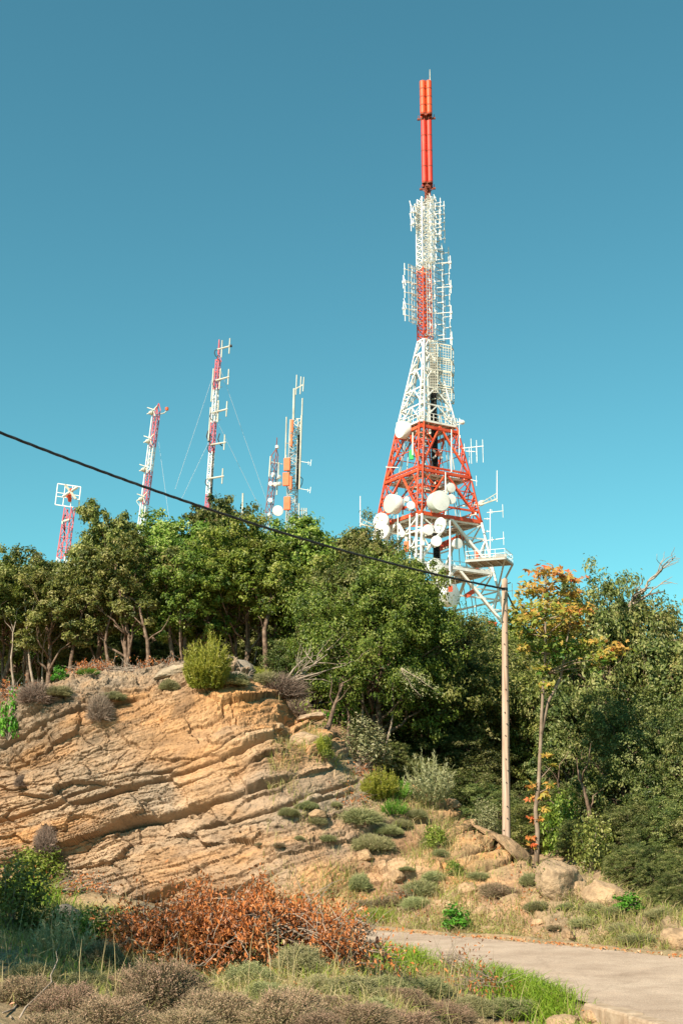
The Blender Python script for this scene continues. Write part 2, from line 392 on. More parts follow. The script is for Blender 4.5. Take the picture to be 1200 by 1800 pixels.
def front(x, y):
    x, y = np.broadcast_arrays(np.asarray(x, float), np.asarray(y, float))
    xi = np.interp(y, INNER[:, 1], INNER[:, 0]); yi = y_on(INNER, x)
    d = np.minimum(np.maximum(xi - x, 0), np.maximum(yi - y, 0))          # rough distance inside the near verge
    d = np.where((x < xi) & (y < yi), d, 0)
    far = y > y_on(OUTER, x)
    n = fbm(x * 0.7, y * 0.7, octs=4, seed=11)
    low = sstep(15.5, 11.5, y) * sstep(0.0, 1.8, x)                       # the verge lies below the road beside the kerb
    z = sstep(0, 0.9 - 0.6 * low, d) * (0.16 - 0.44 * low) + sstep(0.5, 3.5, d) * (0.22 + 0.36 * sstep(-1.0, -4.5, x)) * (1 - low)
    z = z + sstep(0, 0.5, d) * n * 0.10
    z = np.where(far, 0.05 + 0.55 * sstep(-2, -6, x) * sstep(0, 1.4, y - y_on(OUTER, x)) + 0.03 * n, z)
    road = (d <= 0) & ~far
    return np.where(road, -0.05, z)
def ground_z(x, y):
    x, y = np.broadcast_arrays(np.asarray(x, float), np.asarray(y, float))
    yf = foot(x); yc, zc = crest(x)
    inside = (x > -15) & (x < 9.5)
    b, f = back(x, y), front(x, y)
    t = sstep(yf - 0.2, yc + 1.0, y)
    hide = 0.9 * sstep(yf - 0.1, yf + 1.0, y) * sstep(yc + 8.5, yc + 6.0, y)   # under the rock sheet
    z = f * (1 - t) + b * t - np.where(inside, hide, 0)
    return z
def pick_ground(px, py, lo=6.0, hi=60.0):
    ys = np.arange(lo, hi, 0.03)
    a, b = (px - CX) / F_PX, (CY - py) / F_PX
    s = ys / (CT - b * ST)
    x, z = a * s, CAM_Z + (ST + b * CT) * s
    g = np.maximum(ground_z(x, ys), 0) if False else ground_z(x, ys)
    k = np.argmax(z < g)
    return Vector((x[k], ys[k], g[k]))

def grid_faces(nr, nc):
    i = np.arange(nr * nc).reshape(nr, nc)
    return np.stack([i[:-1, :-1], i[:-1, 1:], i[1:, 1:], i[1:, :-1]], -1).reshape(-1, 4)

# ground: one sheet to the horizon
gx = np.concatenate([[-9000, -3000, -1000, -400], np.arange(-200, -20, 12), np.arange(-20, -9, 0.6), np.arange(-9, 8, 0.09), np.arange(8, 20, 0.6), np.arange(20, 200, 12), [200, 400, 1000, 3000, 9000]])
gy = np.concatenate([[-6000, -1000, -200, -50, -10, 0, 3], np.arange(5, 8, 0.5), np.arange(8, 24, 0.09), np.arange(24, 44, 0.4), np.arange(44, 200, 4), [200, 240, 300, 450, 800, 1500, 4000, 9000]])
GX, GY = np.meshgrid(gx, gy)
GZ = ground_z(GX, GY)
near = (np.abs(GX) < 12) & (GY > 6) & (GY < 30)
GZ = GZ + np.where(near & (GZ > -0.04), 0.025 * fbm(GX * 5, GY * 5, octs=3, seed=3), 0)
o = link('ground', mesh_np('ground', np.stack([GX, GY, GZ], -1).reshape(-1, 3), grid_faces(*GX.shape), M['soil'], smooth=True))
tag(o, 'dry soil of the verge and the wooded hill', 'ground', kind='structure')

# road: a strip sweeping left along the foot of the rock
def resample(poly, n):
    seg = np.concatenate([[0], np.cumsum(np.hypot(*np.diff(poly, axis=0).T))])
    t = np.linspace(0, seg[-1], n)
    # smooth by a moving average
    q = np.stack([np.interp(t, seg, poly[:, k]) for k in (0, 1)], -1)
    for _ in range(8): q[1:-1] = (q[:-2] + q[1:-1] * 2 + q[2:]) / 4
    return q
ri, ro = resample(INNER, 90), resample(OUTER, 90)
rows = [ri * (1 - t) + ro * t for t in np.linspace(0, 1, 9)]
rv = np.stack(rows, 0)
wob = 0.10 * fbm(rv[..., 0] * 1.5, rv[..., 1] * 1.5, octs=3, seed=8)
rz = 0.012 * fbm(rv[..., 0] * 0.8, rv[..., 1] * 0.8, octs=2, seed=9)
rv[0] -= 0.0; rv[-1, :, 1] += wob[-1]
RV = np.concatenate([rv, rz[..., None]], -1).reshape(-1, 3)
o = link('road', mesh_np('road', RV, grid_faces(9, 90), M['road'], smooth=True))
tag(o, 'narrow worn grey road bending left under the rock face', 'road', kind='structure')

# kerb on the near edge
kb = MB()
kp = [tuple(ri[i]) for i in range(90) if 5 < ri[i][1] < 13.0]
rng = random.Random(4)
for (a, b) in zip(kp[:-1], kp[1:]):
    a, b = Vector((*a, 0)), Vector((*b, 0)); d = (b - a).normalized(); s = Vector((d.y, -d.x, 0))
    L_ = (b - a).length
    kb.box((a + b) / 2 - s * 0.07 + Vector((0, 0, -0.14 + rng.uniform(-.012, .012))), L_ - 0.012, 0.2 + rng.uniform(-.015, .015), 0.36, (d, s, Vector((0, 0, 1))))
o = kb.build('kerb', M['concrete']); tag(o, 'broken concrete kerb along the near road edge', 'kerb', kind='structure')
bv = o.modifiers.new('bevel', 'BEVEL'); bv.width = 0.025; bv.segments = 2

# ------------------------------------------------------------------ cliff: one displaced sheet with dipping beds
rs = np.random.RandomState(7)
def beds(s, lo, hi, tmin, tmax, seed):
    r = np.random.RandomState(seed); b = [lo]
    while b[-1] < hi: b.append(b[-1] + tmin + (tmax - tmin) * r.rand() ** 1.3)
    b = np.array(b); i = np.clip(np.searchsorted(b, s) - 1, 0, len(b) - 2)
    th = b[i + 1] - b[i]
    return i, (s - b[i]) / th, th
def h1(i, j, seed):
    return _hash(np.asarray(i), np.asarray(j), np.asarray(i) * 0, seed)
NC, NF, NT = 960, 330, 110
cx = np.linspace(-14.5, 9.2, NC)
yf, (yc, zc) = foot(cx), crest(cx)
zf = front(cx, yf) - 0.25
wd = np.abs(np.linspace(-1, 1, 2))
steep = sstep(0.8, -2.6, cx)                                       # 1: cliff, 0: earth bank
t = np.linspace(0, 1, NF)[:, None]
zfrac = (1 - (1 - t) ** 1.12) * steep + (0.25 * t + 0.75 * sstep(0, 1, t)) * (1 - steep)
yfrac = (0.62 * t + 0.38 * t ** 5) * steep + t * (1 - steep)
FY = yf + (yc - yf) * yfrac; FZ = zf + (zc - zf) * zfrac
tb = np.linspace(0, 1, NT + 1)[1:, None]
TY = yc + 8.0 * tb
TZ = back(np.broadcast_to(cx, TY.shape), TY) + 0.04 - 0.55 * sstep(0.82, 1.0, tb)
CXg = np.broadcast_to(cx, (NF + NT, NC)).copy()
CYg = np.concatenate([FY, TY]); CZg = np.concatenate([FZ, TZ])
def normals(X, Y, Z):
    du = np.stack([np.gradient(a, axis=1) for a in (X, Y, Z)], -1); dv = np.stack([np.gradient(a, axis=0) for a in (X, Y, Z)], -1)
    n = np.cross(du, dv); return n / np.maximum(np.linalg.norm(n, axis=-1, keepdims=True), 1e-9)
Nn = normals(CXg, CYg, CZg)
# soften the normals so that the crest does not tear
for _ in range(12): Nn[1:-1] = (Nn[:-2] + Nn[1:-1] * 2 + Nn[2:]) / 4
Nn /= np.linalg.norm(Nn, axis=-1, keepdims=True)
PXg, PYg, _d = project(np.stack([CXg, CYg, CZg], -1))
face = np.concatenate([np.ones((NF, 1)), 1 - sstep(0, 0.35, tb)])   # fades on the flat top
stp = steep[None, :]
def facets(u, v, seed, flat=1.0):
    """cellular facets: random offset and tilt per cell, and the distance to the cell edge"""
    iu, iv = np.floor(u), np.floor(v)
    d1 = np.full(u.shape, 9.0); d2 = np.full(u.shape, 9.0); off = np.zeros(u.shape); hid = np.zeros(u.shape)
    for du in (-1, 0, 1):
        for dv in (-1, 0, 1):
            cu, cv = iu + du, iv + dv
            ju, jv = cu + h1(cu, cv, seed), cv + h1(cu, cv, seed + 1)
            d = np.maximum(np.abs(u - ju), np.abs(v - jv) * flat) + .35 * (np.abs(u - ju) + np.abs(v - jv))
            o_ = h1(cu, cv, seed + 2) - .5 + (h1(cu, cv, seed + 3) - .5) * (u - ju) * 1.1 + (h1(cu, cv, seed + 4) - .55) * (v - jv) * 1.3
            m_ = d < d1
            d2 = np.where(m_, d1, np.minimum(d2, d)); off = np.where(m_, o_, off); hid = np.where(m_, h1(cu, cv, seed + 6), hid); d1 = np.where(m_, d, d1)
    return off, d2 - d1, hid
warp = 0.13 * fbm(CXg * 0.30, CZg * 0.45 + CYg * 0.2, octs=3, seed=21) + 0.022 * fbm(CXg * 1.6, CZg * 1.6, octs=4, seed=29)
S = CZg - (0.27 + 0.05 * sstep(1.5, 4.5, CZg) - .07 * sstep(-1, 3, CXg)) * CXg - (CYg - 27) * 0.05 + warp
i1, f1, th1 = beds(S, -6, 14, 0.12, 0.78, 3)
i2, f2, th2 = beds(S + 0.03 * fbm(CXg * 2, CZg * 2, octs=3, seed=33), -6, 14, 0.03, 0.12, 5)
rag = 0.35 * fbm(CXg * 2.2, CZg * 2.2, octs=4, seed=44)
bl = 0.22 + 0.7 * h1(i1, i1 * 0 + 1, 41)
jx = CXg * bl + rag + 0.5 * S + 10 * h1(i1, i1 * 0 + 3, 42)
jb = np.floor(jx); jf = jx - jb
prot = 0.24 * (h1(i1, i1 * 0, 51) - 0.4) + 0.20 * (h1(i1, jb, 52) - 0.5)
j2 = np.floor(CXg * (0.6 + 1.2 * h1(i2, i2 * 0 + 2, 62)) + 0.8 * rag + 5 * h1(i2, i2 * 0, 60))
fine = 0.05 * (h1(i2, j2, 61) - 0.5) - 0.045 * np.exp(-(np.minimum(f2, 1 - f2) * th2 / 0.010) ** 2) * sstep(-.1, .3, fbm(CXg * 1.3, S * 3, octs=2, seed=63))
e1 = np.minimum(f1, 1 - f1) * th1
m_notch = sstep(0.0, 0.28, fbm(CXg * 0.55, S * 2.0, octs=3, seed=71))
notch = -0.46 * np.exp(-(e1 / 0.030) ** 2) * m_notch
ej = np.minimum(jf, 1 - jf) / bl
notch += -0.08 * np.exp(-(ej / 0.022) ** 2) * sstep(0.0, 0.3, fbm(CXg * 1.1, S * 1.4, octs=2, seed=72))
lip = 0.09 * (f1 ** 1.3) * np.minimum(th1, 0.5) * 1.4                # the upper edge of a bed stands out
wx, ws = CXg + .12 * fbm(CXg * 2, CZg * 2, octs=3, seed=85), S + .05 * fbm(CXg * 2.5, CZg * 2.5, octs=3, seed=86)
fa, ea, _h = facets(wx * 0.85 + ws * .5, ws * 2.6, 200, .8)
fb_, eb, _h2 = facets(wx * 2.6 + ws, ws * 7.0, 220, .8)
fc, ec, _h3 = facets(wx * 8 + ws * 2, ws * 17.0, 240, .8)
big = 0.20 * fbm(CXg * 0.33, CZg * 0.5, octs=3, seed=81)
mid = 0.17 * fa * face + 0.05 * fb_ + 0.018 * fc - 0.06 * np.exp(-(ea / .03) ** 2) - .022 * np.exp(-(eb / .05) ** 2)
small = 0.035 * fbm(CXg * 9, CZg * 14, octs=4, seed=83, gain=0.65)
sand = sstep(0.16, 0.40, fbm(CXg * 0.42 + 3, CZg * 0.7 + CXg * -0.1, octs=3, seed=91))     # smoothed, sandy patches
def blob(px, py, rx, ry): return np.exp(-(((PXg - px) / rx) ** 2 + ((PYg - py) / ry) ** 2))
sand = np.clip(sand * 0.7 + blob(290, 1300, 70, 45) + 0.6 * blob(260, 1225, 30, 40), 0, 1)
rough = (1 - 0.65 * sand)
dampr = 0.55 + 0.45 * stp
D = face * (big * (0.4 + 0.6 * stp) + (prot + lip) * rough * dampr + notch * rough * dampr + fine * rough * dampr + mid * rough * (.7 + .3 * stp) + small)
D += (1 - face) * (.03 * fb_ + .02 * fc + .05 * fbm(CXg * 3, CYg * 3, octs=4, seed=88)) * sstep(700, 450, PXg)
# the block that stands out below the top shrub, and the hollow beside it
D += 0.34 * blob(400, 1235, 80, 30) + 0.20 * blob(330, 1250, 70, 26) - 0.38 * blob(518, 1270, 28, 36) + 0.20 * blob(470, 1320, 70, 24)
D += -0.35 * blob(40, 1335, 60, 20) + 0.35 * blob(120, 1260, 110, 30) + 0.22 * blob(570, 1300, 26, 14) - 0.12 * blob(425, 1350, 14, 24)
# pitted cap rock
cap = sstep(0.12, -0.18, (PYg - np.interp(PXg, [0, 120, 250, 330, 420], [1325, 1285, 1225, 1195, 1185])) / 100 + 0.3 * fbm(CXg * 0.8, CZg * 1.2, octs=3, seed=95)) * sstep(560, 420, PXg)
D += cap * (0.08 * fbm(CXg * 7, CYg * 7, CZg * 7, octs=4, seed=96, gain=.7) + .05 * fb_)
D *= sstep(0, 0.03, np.concatenate([t * np.ones((1, 1)), np.ones((NT, 1))])) * 1.0
top_noise = (1 - face) * 0.06 * fbm(CXg * 1.5, CYg * 1.5, octs=4, seed=97)
X2, Y2, Z2 = CXg + Nn[..., 0] * D, CYg + Nn[..., 1] * D, CZg + Nn[..., 2] * (D + 0) + top_noise
# colours of the beds
def mixc(a, b, t): return a * (1 - t[..., None]) + b * t[..., None]
tan, org, gry, brn, pal = [np.array(c) for c in ((0.42, 0.262, 0.155), (0.52, 0.265, 0.105), (0.37, 0.285, 0.21), (0.24, 0.145, 0.087), (0.51, 0.355, 0.23))]
Cc = np.broadcast_to(tan, X2.shape + (3,)).copy()
Cc = mixc(Cc, org, 0.75 * sstep(-0.1, 0.4, fbm(CXg * 0.35, S * 1.1, octs=3, seed=101)))
Cc = mixc(Cc, brn, 0.7 * sstep(0.08, 0.45, fbm(CXg * 0.8, S * 6.0, octs=5, seed=102)))
Cc = mixc(Cc, brn * .8, 0.55 * sstep(.55, .95, h1(i2, j2, 120)))
Cc = mixc(Cc, pal, 0.5 * sstep(.6, 1, h1(i1, jb, 121)))
Cc = mixc(Cc, pal, 0.6 * sstep(0.1, 0.45, fbm(CXg * 0.6, S * 2.0, octs=3, seed=103)))
Cc = mixc(Cc, gry, 0.75 * np.clip(blob(260, 1410, 170, 60) + blob(560, 1400, 120, 40) * 0.4 + 0.5 * sstep(0.1, 0.4, fbm(CXg * 0.4 + 9, S * 0.8, octs=3, seed=104)), 0, 1))
Cc = mixc(Cc, org * 1.05, 0.8 * np.clip(sand * 0.7 + blob(830, 1500, 90, 50) * 0.8 + blob(520, 1240, 60, 50) * 0.6 + 0.9 * blob(410, 1250, 80, 40), 0, 1))
Cc = mixc(Cc, np.array((0.27, 0.215, 0.165)), 0.85 * cap * (.75 + .5 * fbm(CXg * 5, CYg * 5, CZg * 5, octs=4, seed=122)))
Cc = mixc(Cc, brn * 0.85, 0.55 * sstep(0.2, 0.5, fbm(CXg * 0.9, S * 1.5, octs=4, seed=105)) * sstep(1360, 1300, PYg) * sstep(500, 300, PXg))
vein = sstep(.1, .5, fbm(CXg * 1.2, S * 9.0, octs=5, seed=131)); Cc = mixc(Cc, np.array((0.20, 0.125, 0.08)), .30 * vein)
Cc = mixc(Cc, np.array((0.33, 0.265, 0.21)), .55 * sstep(.0, .4, fbm(CXg * .35 + 20, CZg * .5 - 3, octs=4, seed=132)))
Cc = Cc * np.array([.89, .88, .87]) * (1 + .20 * fbm(CXg * 2.5, S * 5, octs=4, seed=133))[..., None]
Cc = mixc(Cc, np.array((0.25, 0.185, 0.13)), .6 * np.clip(blob(130, 1290, 150, 45) + .7 * blob(60, 1350, 90, 40), 0, 1) * (.7 + .6 * fbm(CXg * 1.5, S * 5, octs=4, seed=141)))
soil_top = (1 - face) * np.ones_like(CXg)
Cc = mixc(Cc, np.array((0.30, 0.20, 0.13)), 0.8 * soil_top)
Cc = mixc(Cc, np.array((0.24, 0.19, 0.115)), 0.55 * (1 - stp) * sstep(-0.2, 0.3, fbm(CXg * 0.8, CYg * 0.8, octs=3, seed=106)))
CV = np.stack([X2, Y2, Z2], -1)
o = link('cliff', mesh_np('cliff', CV.reshape(-1, 3), grid_faces(NF + NT, NC), M['rock'], col=Cc.reshape(-1, 3), smooth=False))
tag(o, 'orange and grey layered sandstone road cutting', 'cliff', kind='structure')
_cpx, _cpy, _cd = project(CV.reshape(-1, 3)); _CVf = CV.reshape(-1, 3)
def pick_cliff(px, py):
    q = (_cpx - px) ** 2 + (_cpy - py) ** 2
    k = np.where(q < 25)[0]
    if len(k) == 0: k = np.array([np.argmin(q)])
    return Vector(_CVf[k[np.argmin(_cd[k])]])
def top_z(x, y):
    """height of the visible ground behind the crest"""
    return float(back(np.float64(x), np.float64(y)))

# ------------------------------------------------------------------ leaf and blade clouds (numpy)
def unit(a): return a / np.maximum(np.linalg.norm(a, axis=-1, keepdims=True), 1e-9)
def leaf_cloud(pos, nrm, size, rng, aspect=0.55, curl=0.12, tdir=None):
    n = unit(nrm)
    t = rng.randn(*pos.shape) if tdir is None else tdir + 0.25 * rng.randn(*pos.shape)
    t = unit(t - n * np.sum(t * n, -1, keepdims=True)); b = np.cross(n, t)
    sz = np.broadcast_to(size, (len(pos),))[:, None]
    V = np.stack([pos - t * sz * 0.5, pos + b * sz * aspect * 0.5 + n * sz * curl - t * sz * 0.05, pos + t * sz * 0.5 - n * sz * 0.06, pos - b * sz * aspect * 0.5 + n * sz * curl - t * sz * 0.05], 1)
    return V.reshape(-1, 3), np.arange(len(pos) * 4).reshape(-1, 4)
def blade_cloud(base, d, length, width, rng, droop=0.3):
    """curved blades of two quads, wide at the foot"""
    n = len(base); d = unit(d)
    s = unit(np.cross(d, rng.randn(n, 3))); L = np.broadcast_to(length, (n,))[:, None]; W = np.broadcast_to(width, (n,))[:, None]
    out = d.copy(); out[:, 2] = 0; out = out + 0.3 * rng.randn(n, 3) * np.array([1, 1, 0])
    m = base + d * L * 0.55; e = base + d * L * 0.95 + out * L * droop - np.array([0, 0, 1]) * L * droop * 0.35
    V = np.stack([base - s * W * .5, base + s * W * .5, m + s * W * .4, m - s * W * .4, e + s * W * .08, e - s * W * .08], 1).reshape(-1, 3)
    k = np.arange(n)[:, None] * 6
    F = np.concatenate([k + np.array([0, 1, 2, 3]), k + np.array([3, 2, 4, 5])])
    return V, F
def cat_mesh(chunks):
    Vs, Fs, off = [], [], 0
    for V, F in chunks: Vs.append(V); Fs.append(F + off); off += len(V)
    return np.concatenate(Vs), np.concatenate(Fs)

# ------------------------------------------------------------------ trees
def wander(p, q, n, amp, rng):
    p, q = Vector(p), Vector(q); L = (q - p).length
    out, w = [], Vector((0, 0, 0))
    for i in range(n + 1):
        t = i / n
        if 0 < i < n: w += Vector((rng.uniform(-1, 1), rng.uniform(-1, 1), rng.uniform(-.5, .5))) * amp * L / n
        out.append(p.lerp(q, t) + w * math.sin(math.pi * min(t * 1.1, 1)))
    return out
def make_tree(seed, H=6.0, W=4.0, base=0.45, nlobe=9, clumps=26, per=46, leaf=0.085, trunk_r=0.13, mat='oak', stems=1, lean=0.25, twigs=True):
    """meshes of one oak: (trunk, crown); lobes of leaf clumps on limbs, sky showing between them"""
    r, nr = random.Random(seed), np.random.RandomState(seed)
    mb = MB(); pos, nrm, tint = [], [], []
    zb = H * base
    lobes = []
    for k in range(nlobe):
        a = k * 2.4 + r.uniform(-.4, .4); t = (k + 0.5) / nlobe
        z = zb + (H - zb) * (0.12 + 0.72 * t) + r.uniform(-.45, .45)
        rad = W * 0.5 * math.sqrt(max(0.03, 1 - abs(2 * (0.12 + 0.76 * t) - 0.9) ** 2.2)) * r.uniform(.40, .95)
        lobes.append((Vector((math.cos(a) * rad, math.sin(a) * rad, z)), W * r.uniform(.13, .27)))
    for sidx in range(stems):
        bx = Vector((r.uniform(-.25, .25), r.uniform(-.25, .25), -0.25)) * (0 if sidx == 0 else 1.6)
        bx.z = -0.25
        topp = Vector((r.uniform(-lean, lean) * 2, r.uniform(-lean, lean) * 2, H * 0.80))
        tr = wander(bx, topp, 9, 0.30, r)
        mb.tube(tr, [trunk_r * (1.25 if i == 0 else 1) * (1 - 0.82 * i / 9) * (1 if sidx == 0 else .7) for i in range(10)], 8)
        for k, (c, R) in enumerate(lobes):
            if k % stems != sidx: continue
            h0 = min(max((c.z - H * r.uniform(.14, .24)) / (H * .8), max(0.25, base * .8)), 0.9)
            i0 = int(h0 * 9); p0 = tr[i0]
            lb = wander(p0, c, 5, 0.55, r)
            rr = trunk_r * (1 - 0.8 * h0) * 0.6
            mb.tube(lb, [rr * (1 - 0.75 * i / 5) for i in range(6)], 6)
            if twigs:
                for _ in range(5):
                    e = c + Vector((r.gauss(0, 1), r.gauss(0, 1), r.gauss(0, .8))).normalized() * R * r.uniform(.6, .95)
                    mb.tube(wander(lb[r.choice((3, 4, 5))], e, 3, 0.5, r), [rr * .3, rr * .22, rr * .15, rr * .08], 4)
    for (c, R) in lobes:
        dirs = unit(nr.randn(clumps, 3) + np.array([0, 0, 0.25]))
        rad = R * (0.40 + 0.75 * nr.rand(clumps, 1) ** 0.8)
        cen = np.array(c) + dirs * rad * np.array([1.1, 1.1, 0.85])
        for q, dd in zip(cen, dirs):
            m = int(per * nr.uniform(.5, 1.7)); sg = R * nr.uniform(.085, .16)
            p = q + nr.randn(m, 3) * sg * np.array([1.15, 1.15, .75])
            pos.append(p)
            out = unit(p - q) * .8 + unit(p - np.array(c)) * .8
            nrm.append(out + np.array([0, 0, 0.35]) + 0.55 * nr.randn(m, 3))
            tint.append(np.clip(nr.uniform(.05, .85) + 0.18 * nr.randn(m), 0, 1))
    pos, nrm, tint = np.concatenate(pos), np.concatenate(nrm), np.concatenate(tint)
    keep = pos[:, 2] > H * base * 0.45
    pos, nrm, tint = pos[keep], nrm[keep], tint[keep]
    V, F = leaf_cloud(pos, nrm, leaf * nr.uniform(.6, 1.35, len(pos)), nr)
    crown = mesh_np('crown', V, F, M[mat], tint=np.repeat(tint, 4))
    tm = bpy.data.meshes.new('trunk'); tm.from_pydata(mb.v, [], mb.f); tm.materials.append(M['trunk'])
    tm.polygons.foreach_set('use_smooth', np.ones(len(mb.f), bool))
    return tm, crown, H
OAKS = [make_tree(10 + k, H=6, W=w, base=b + .03, nlobe=n + 2, clumps=27, per=58, leaf=.125, mat=m, stems=s) for k, (w, b, n, m, s) in enumerate([
    (4.4, .32, 15, 'oak', 1), (3.8, .34, 13, 'oak', 2), (4.8, .30, 16, 'oak', 1), (3.8, .30, 13, 'oak_green', 1), (4.2, .36, 13, 'oak_green', 2), (3.4, .32, 12, 'oak', 1)])]
BUSHY = [make_tree(40 + k, H=6, W=w, base=b, nlobe=n, clumps=28, per=60, leaf=lf, mat=m, stems=s) for k, (w, b, n, m, s, lf) in enumerate([
    (4.6, .04, 24, 'oak', 2, .105), (4.2, .06, 22, 'oak_green', 1, .105), (4.8, .05, 25, 'oak', 3, .105)])]
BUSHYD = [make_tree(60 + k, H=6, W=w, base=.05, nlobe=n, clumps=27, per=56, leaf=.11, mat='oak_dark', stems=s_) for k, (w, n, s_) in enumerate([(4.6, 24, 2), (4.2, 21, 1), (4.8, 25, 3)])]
def plant_tree(name, proto, px, top, Y, label, cat='tree', group=None, rz=None, wide=1.0, z=None):
    tm, cm, H = proto
    x = P(px, top, Y).x
    z0 = top_z(x, Y) if z is None else z
    h = P(px, top, Y).z - z0
    s = h / (H * 0.97)
    rt = empty(name, (x, Y, z0), rz if rz is not None else random.Random(int(px * 7 + Y * 3)).uniform(0, 6.28), (s * wide, s * wide, s))
    tag(rt, label, cat, group)
    link('trunk', tm, rt); link('crown', cm, rt)
    return rt
# ------------------------------------------------------------------ the ridge oaks (photo column, crown top, distance)
G1, G2, G3 = 'holm oaks along the top of the rock', 'oaks filling the ridge behind the front row', 'oaks on the wooded hillside below the tower'
FRONT = [
 (-45, 990, 35, OAKS[1], 'olive oak cut by the picture edge beside the dark shaded trunks', 1.0),
 (15, 972, 36, OAKS[4], 'thin stemmed oak at the far end of the ridge row, sky between its trunks', .9),
 (58, 968, 38, OAKS[0], 'olive oak whose crown reaches up to the foot of the short square antenna mast', 1.0),
 (100, 990, 35, OAKS[5], 'narrow oak with slanting reddish trunk above the heap of rusty leaves', 1.0),
 (182, 888, 36.5, OAKS[5], 'tallest rounded oak of the ridge, between the square antenna mast and the leaning mast', .66),
 (228, 955, 35, OAKS[1], 'low olive oak in front of the leaning mast foot', 1.0),
 (290, 908, 40, OAKS[3], 'darker green oak top rising between the leaning mast and the tall dipole mast', 1.0),
 (335, 968, 35.5, OAKS[3], 'oak with pale sunlit trunk behind the yellow green shrub', 1.0),
 (398, 872, 41, OAKS[5], 'slender bright green oak top hiding the foot of the tall dipole mast', .72),
 (420, 945, 36, OAKS[4], 'yellowish oak with open trunks above the cap boulder', 1.0),
 (470, 925, 36.5, OAKS[4], 'dense oak below the dish covered mast with a thick dark trunk', .95),
 (525, 908, 38, OAKS[3], 'oak whose leafy top touches the orange panel mast', .9),
 (582, 945, 38, OAKS[1], 'oak on the ridge just beside the big leaning oak', .95),
]
for px, top, Y, pr, lab, w in FRONT:
    plant_tree('holm_oak', pr, px, top, Y, lab, 'oak tree', G1, wide=w)
FILL = [(-20, 1010, 41), (45, 1015, 44), (92, 1012, 42), (160, 985, 43), (205, 960, 42), (255, 975, 44), (300, 985, 43), (350, 960, 44), (385, 975, 42), (445, 965, 43), (500, 945, 43), (550, 955, 44), (600, 960, 44), (625, 950, 41)]
for k, (px, top, Y) in enumerate(FILL):
    plant_tree('holm_oak', OAKS[(k * 2 + 1) % 6] if px > 330 else OAKS[(k + 2) % 6], px, top, Y, 'olive green oak crown filling the gap behind the front ridge trees', 'oak tree', G2, wide=1.05)

LOWB = [(150, 1082, 44), (190, 1075, 43), (235, 1085, 42), (275, 1080, 44), (315, 1085, 42), (345, 1090, 44), (430, 1095, 43), (465, 1090, 42), (500, 1085, 41), (530, 1080, 40), (570, 1075, 41), (110, 1060, 47), (60, 1075, 49), (15, 1070, 48), (-25, 1075, 47), (405, 1080, 47), (375, 1100, 48), (520, 1120, 36), (560, 1110, 36), (255, 1110, 39), (455, 1125, 39), (165, 1120, 40), (210, 1125, 38.5), (325, 1125, 38.5)]
for k, (px, top, Y) in enumerate(LOWB):
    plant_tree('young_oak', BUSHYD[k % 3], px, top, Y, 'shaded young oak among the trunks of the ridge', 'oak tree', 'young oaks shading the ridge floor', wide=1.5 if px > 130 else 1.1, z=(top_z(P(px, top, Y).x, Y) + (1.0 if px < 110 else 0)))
# the big near oaks on the spur
BIG = make_tree(90, H=7.6, W=6.4, base=.24, nlobe=30, clumps=36, per=64, leaf=.115, trunk_r=.17, mat='oak_green', stems=3, lean=.5)
BIG2 = make_tree(91, H=6.6, W=4.6, base=.22, nlobe=20, clumps=30, per=60, leaf=.115, trunk_r=.13, mat='oak', stems=3, lean=.4)
plant_tree('holm_oak', BIG, 668, 985, 32.5, 'largest leafy oak in the middle, spreading over the shaded gully in front of the tower', 'oak tree', rz=0.4, wide=.80)
plant_tree('holm_oak', BIG2, 652, 928, 37.5, 'oak with reddish leaf tips just left of the tower dishes', 'oak tree', rz=2.0, wide=.62)
plant_tree('holm_oak', BIG2, 610, 985, 33.5, 'oak with leaning pale trunk growing out of the rock edge', 'oak tree', rz=1.1, wide=.7)
plant_tree('holm_oak', BIG2, 752, 1062, 34.5, 'oak crown right beneath the round white dishes', 'oak tree', rz=3.3, wide=.85)

RIGHT = [
 (795, 1092, 45, BUSHY[0], 'dusty olive oak mass directly below the largest white dish', 1.0),
 (850, 1100, 50, BUSHY[2], 'pale olive oak just left of the wooden pole top', 1.0),
 (835, 1165, 37, BUSHY[0], 'silvery olive oak standing left of the wooden pole at mid height', 1.0),
 (905, 1092, 52, BUSHY[1], 'bright green oak top between the wooden pole and the yellow maple', .9),
 (925, 1150, 36, BUSHY[2], 'grey green oak behind the thin maple trunk', .95),
 (768, 1185, 35, BUSHYD[1], 'dark green oak deep in the shaded gully', .9),
 (1050, 1003, 32, BUSHYD[0], 'tall dark oak with pointed top just right of the yellow maple', .62),
 (1105, 1022, 33.5, BUSHYD[2], 'oak topped by a bare dead branch against the sky', .66),
 (1000, 1205, 31.5, BUSHYD[1], 'green oak behind the maple trunk, low over the boulders', .85),
 (1160, 1078, 32, BUSHY[0], 'broad oak cut by the picture edge, crown sloping down to the sky', .8),
 (1225, 1105, 31, BUSHYD[2], 'oak at the extreme edge whose crown ends beside the sky', .9),
 (1085, 1215, 29, BUSHYD[0], 'oak with leafy sprays hanging over the pair of boulders', .85),
 (1170, 1235, 27.5, BUSHYD[1], 'dark shaded oak above the end of the bank', .85),
 (1240, 1225, 26, BUSHYD[0], 'near oak in deep shade at the road end of the bank', .9),
 (980, 1120, 44, BUSHY[0], 'hillside oak seen through the yellow maple crown', 1.0),
 (700, 1075, 42, BUSHY[2], 'oak behind the large middle oak', 1.0),
]
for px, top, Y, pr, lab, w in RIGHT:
    plant_tree('holm_oak', pr, px, top, Y, lab, 'oak tree', G3, wide=w)
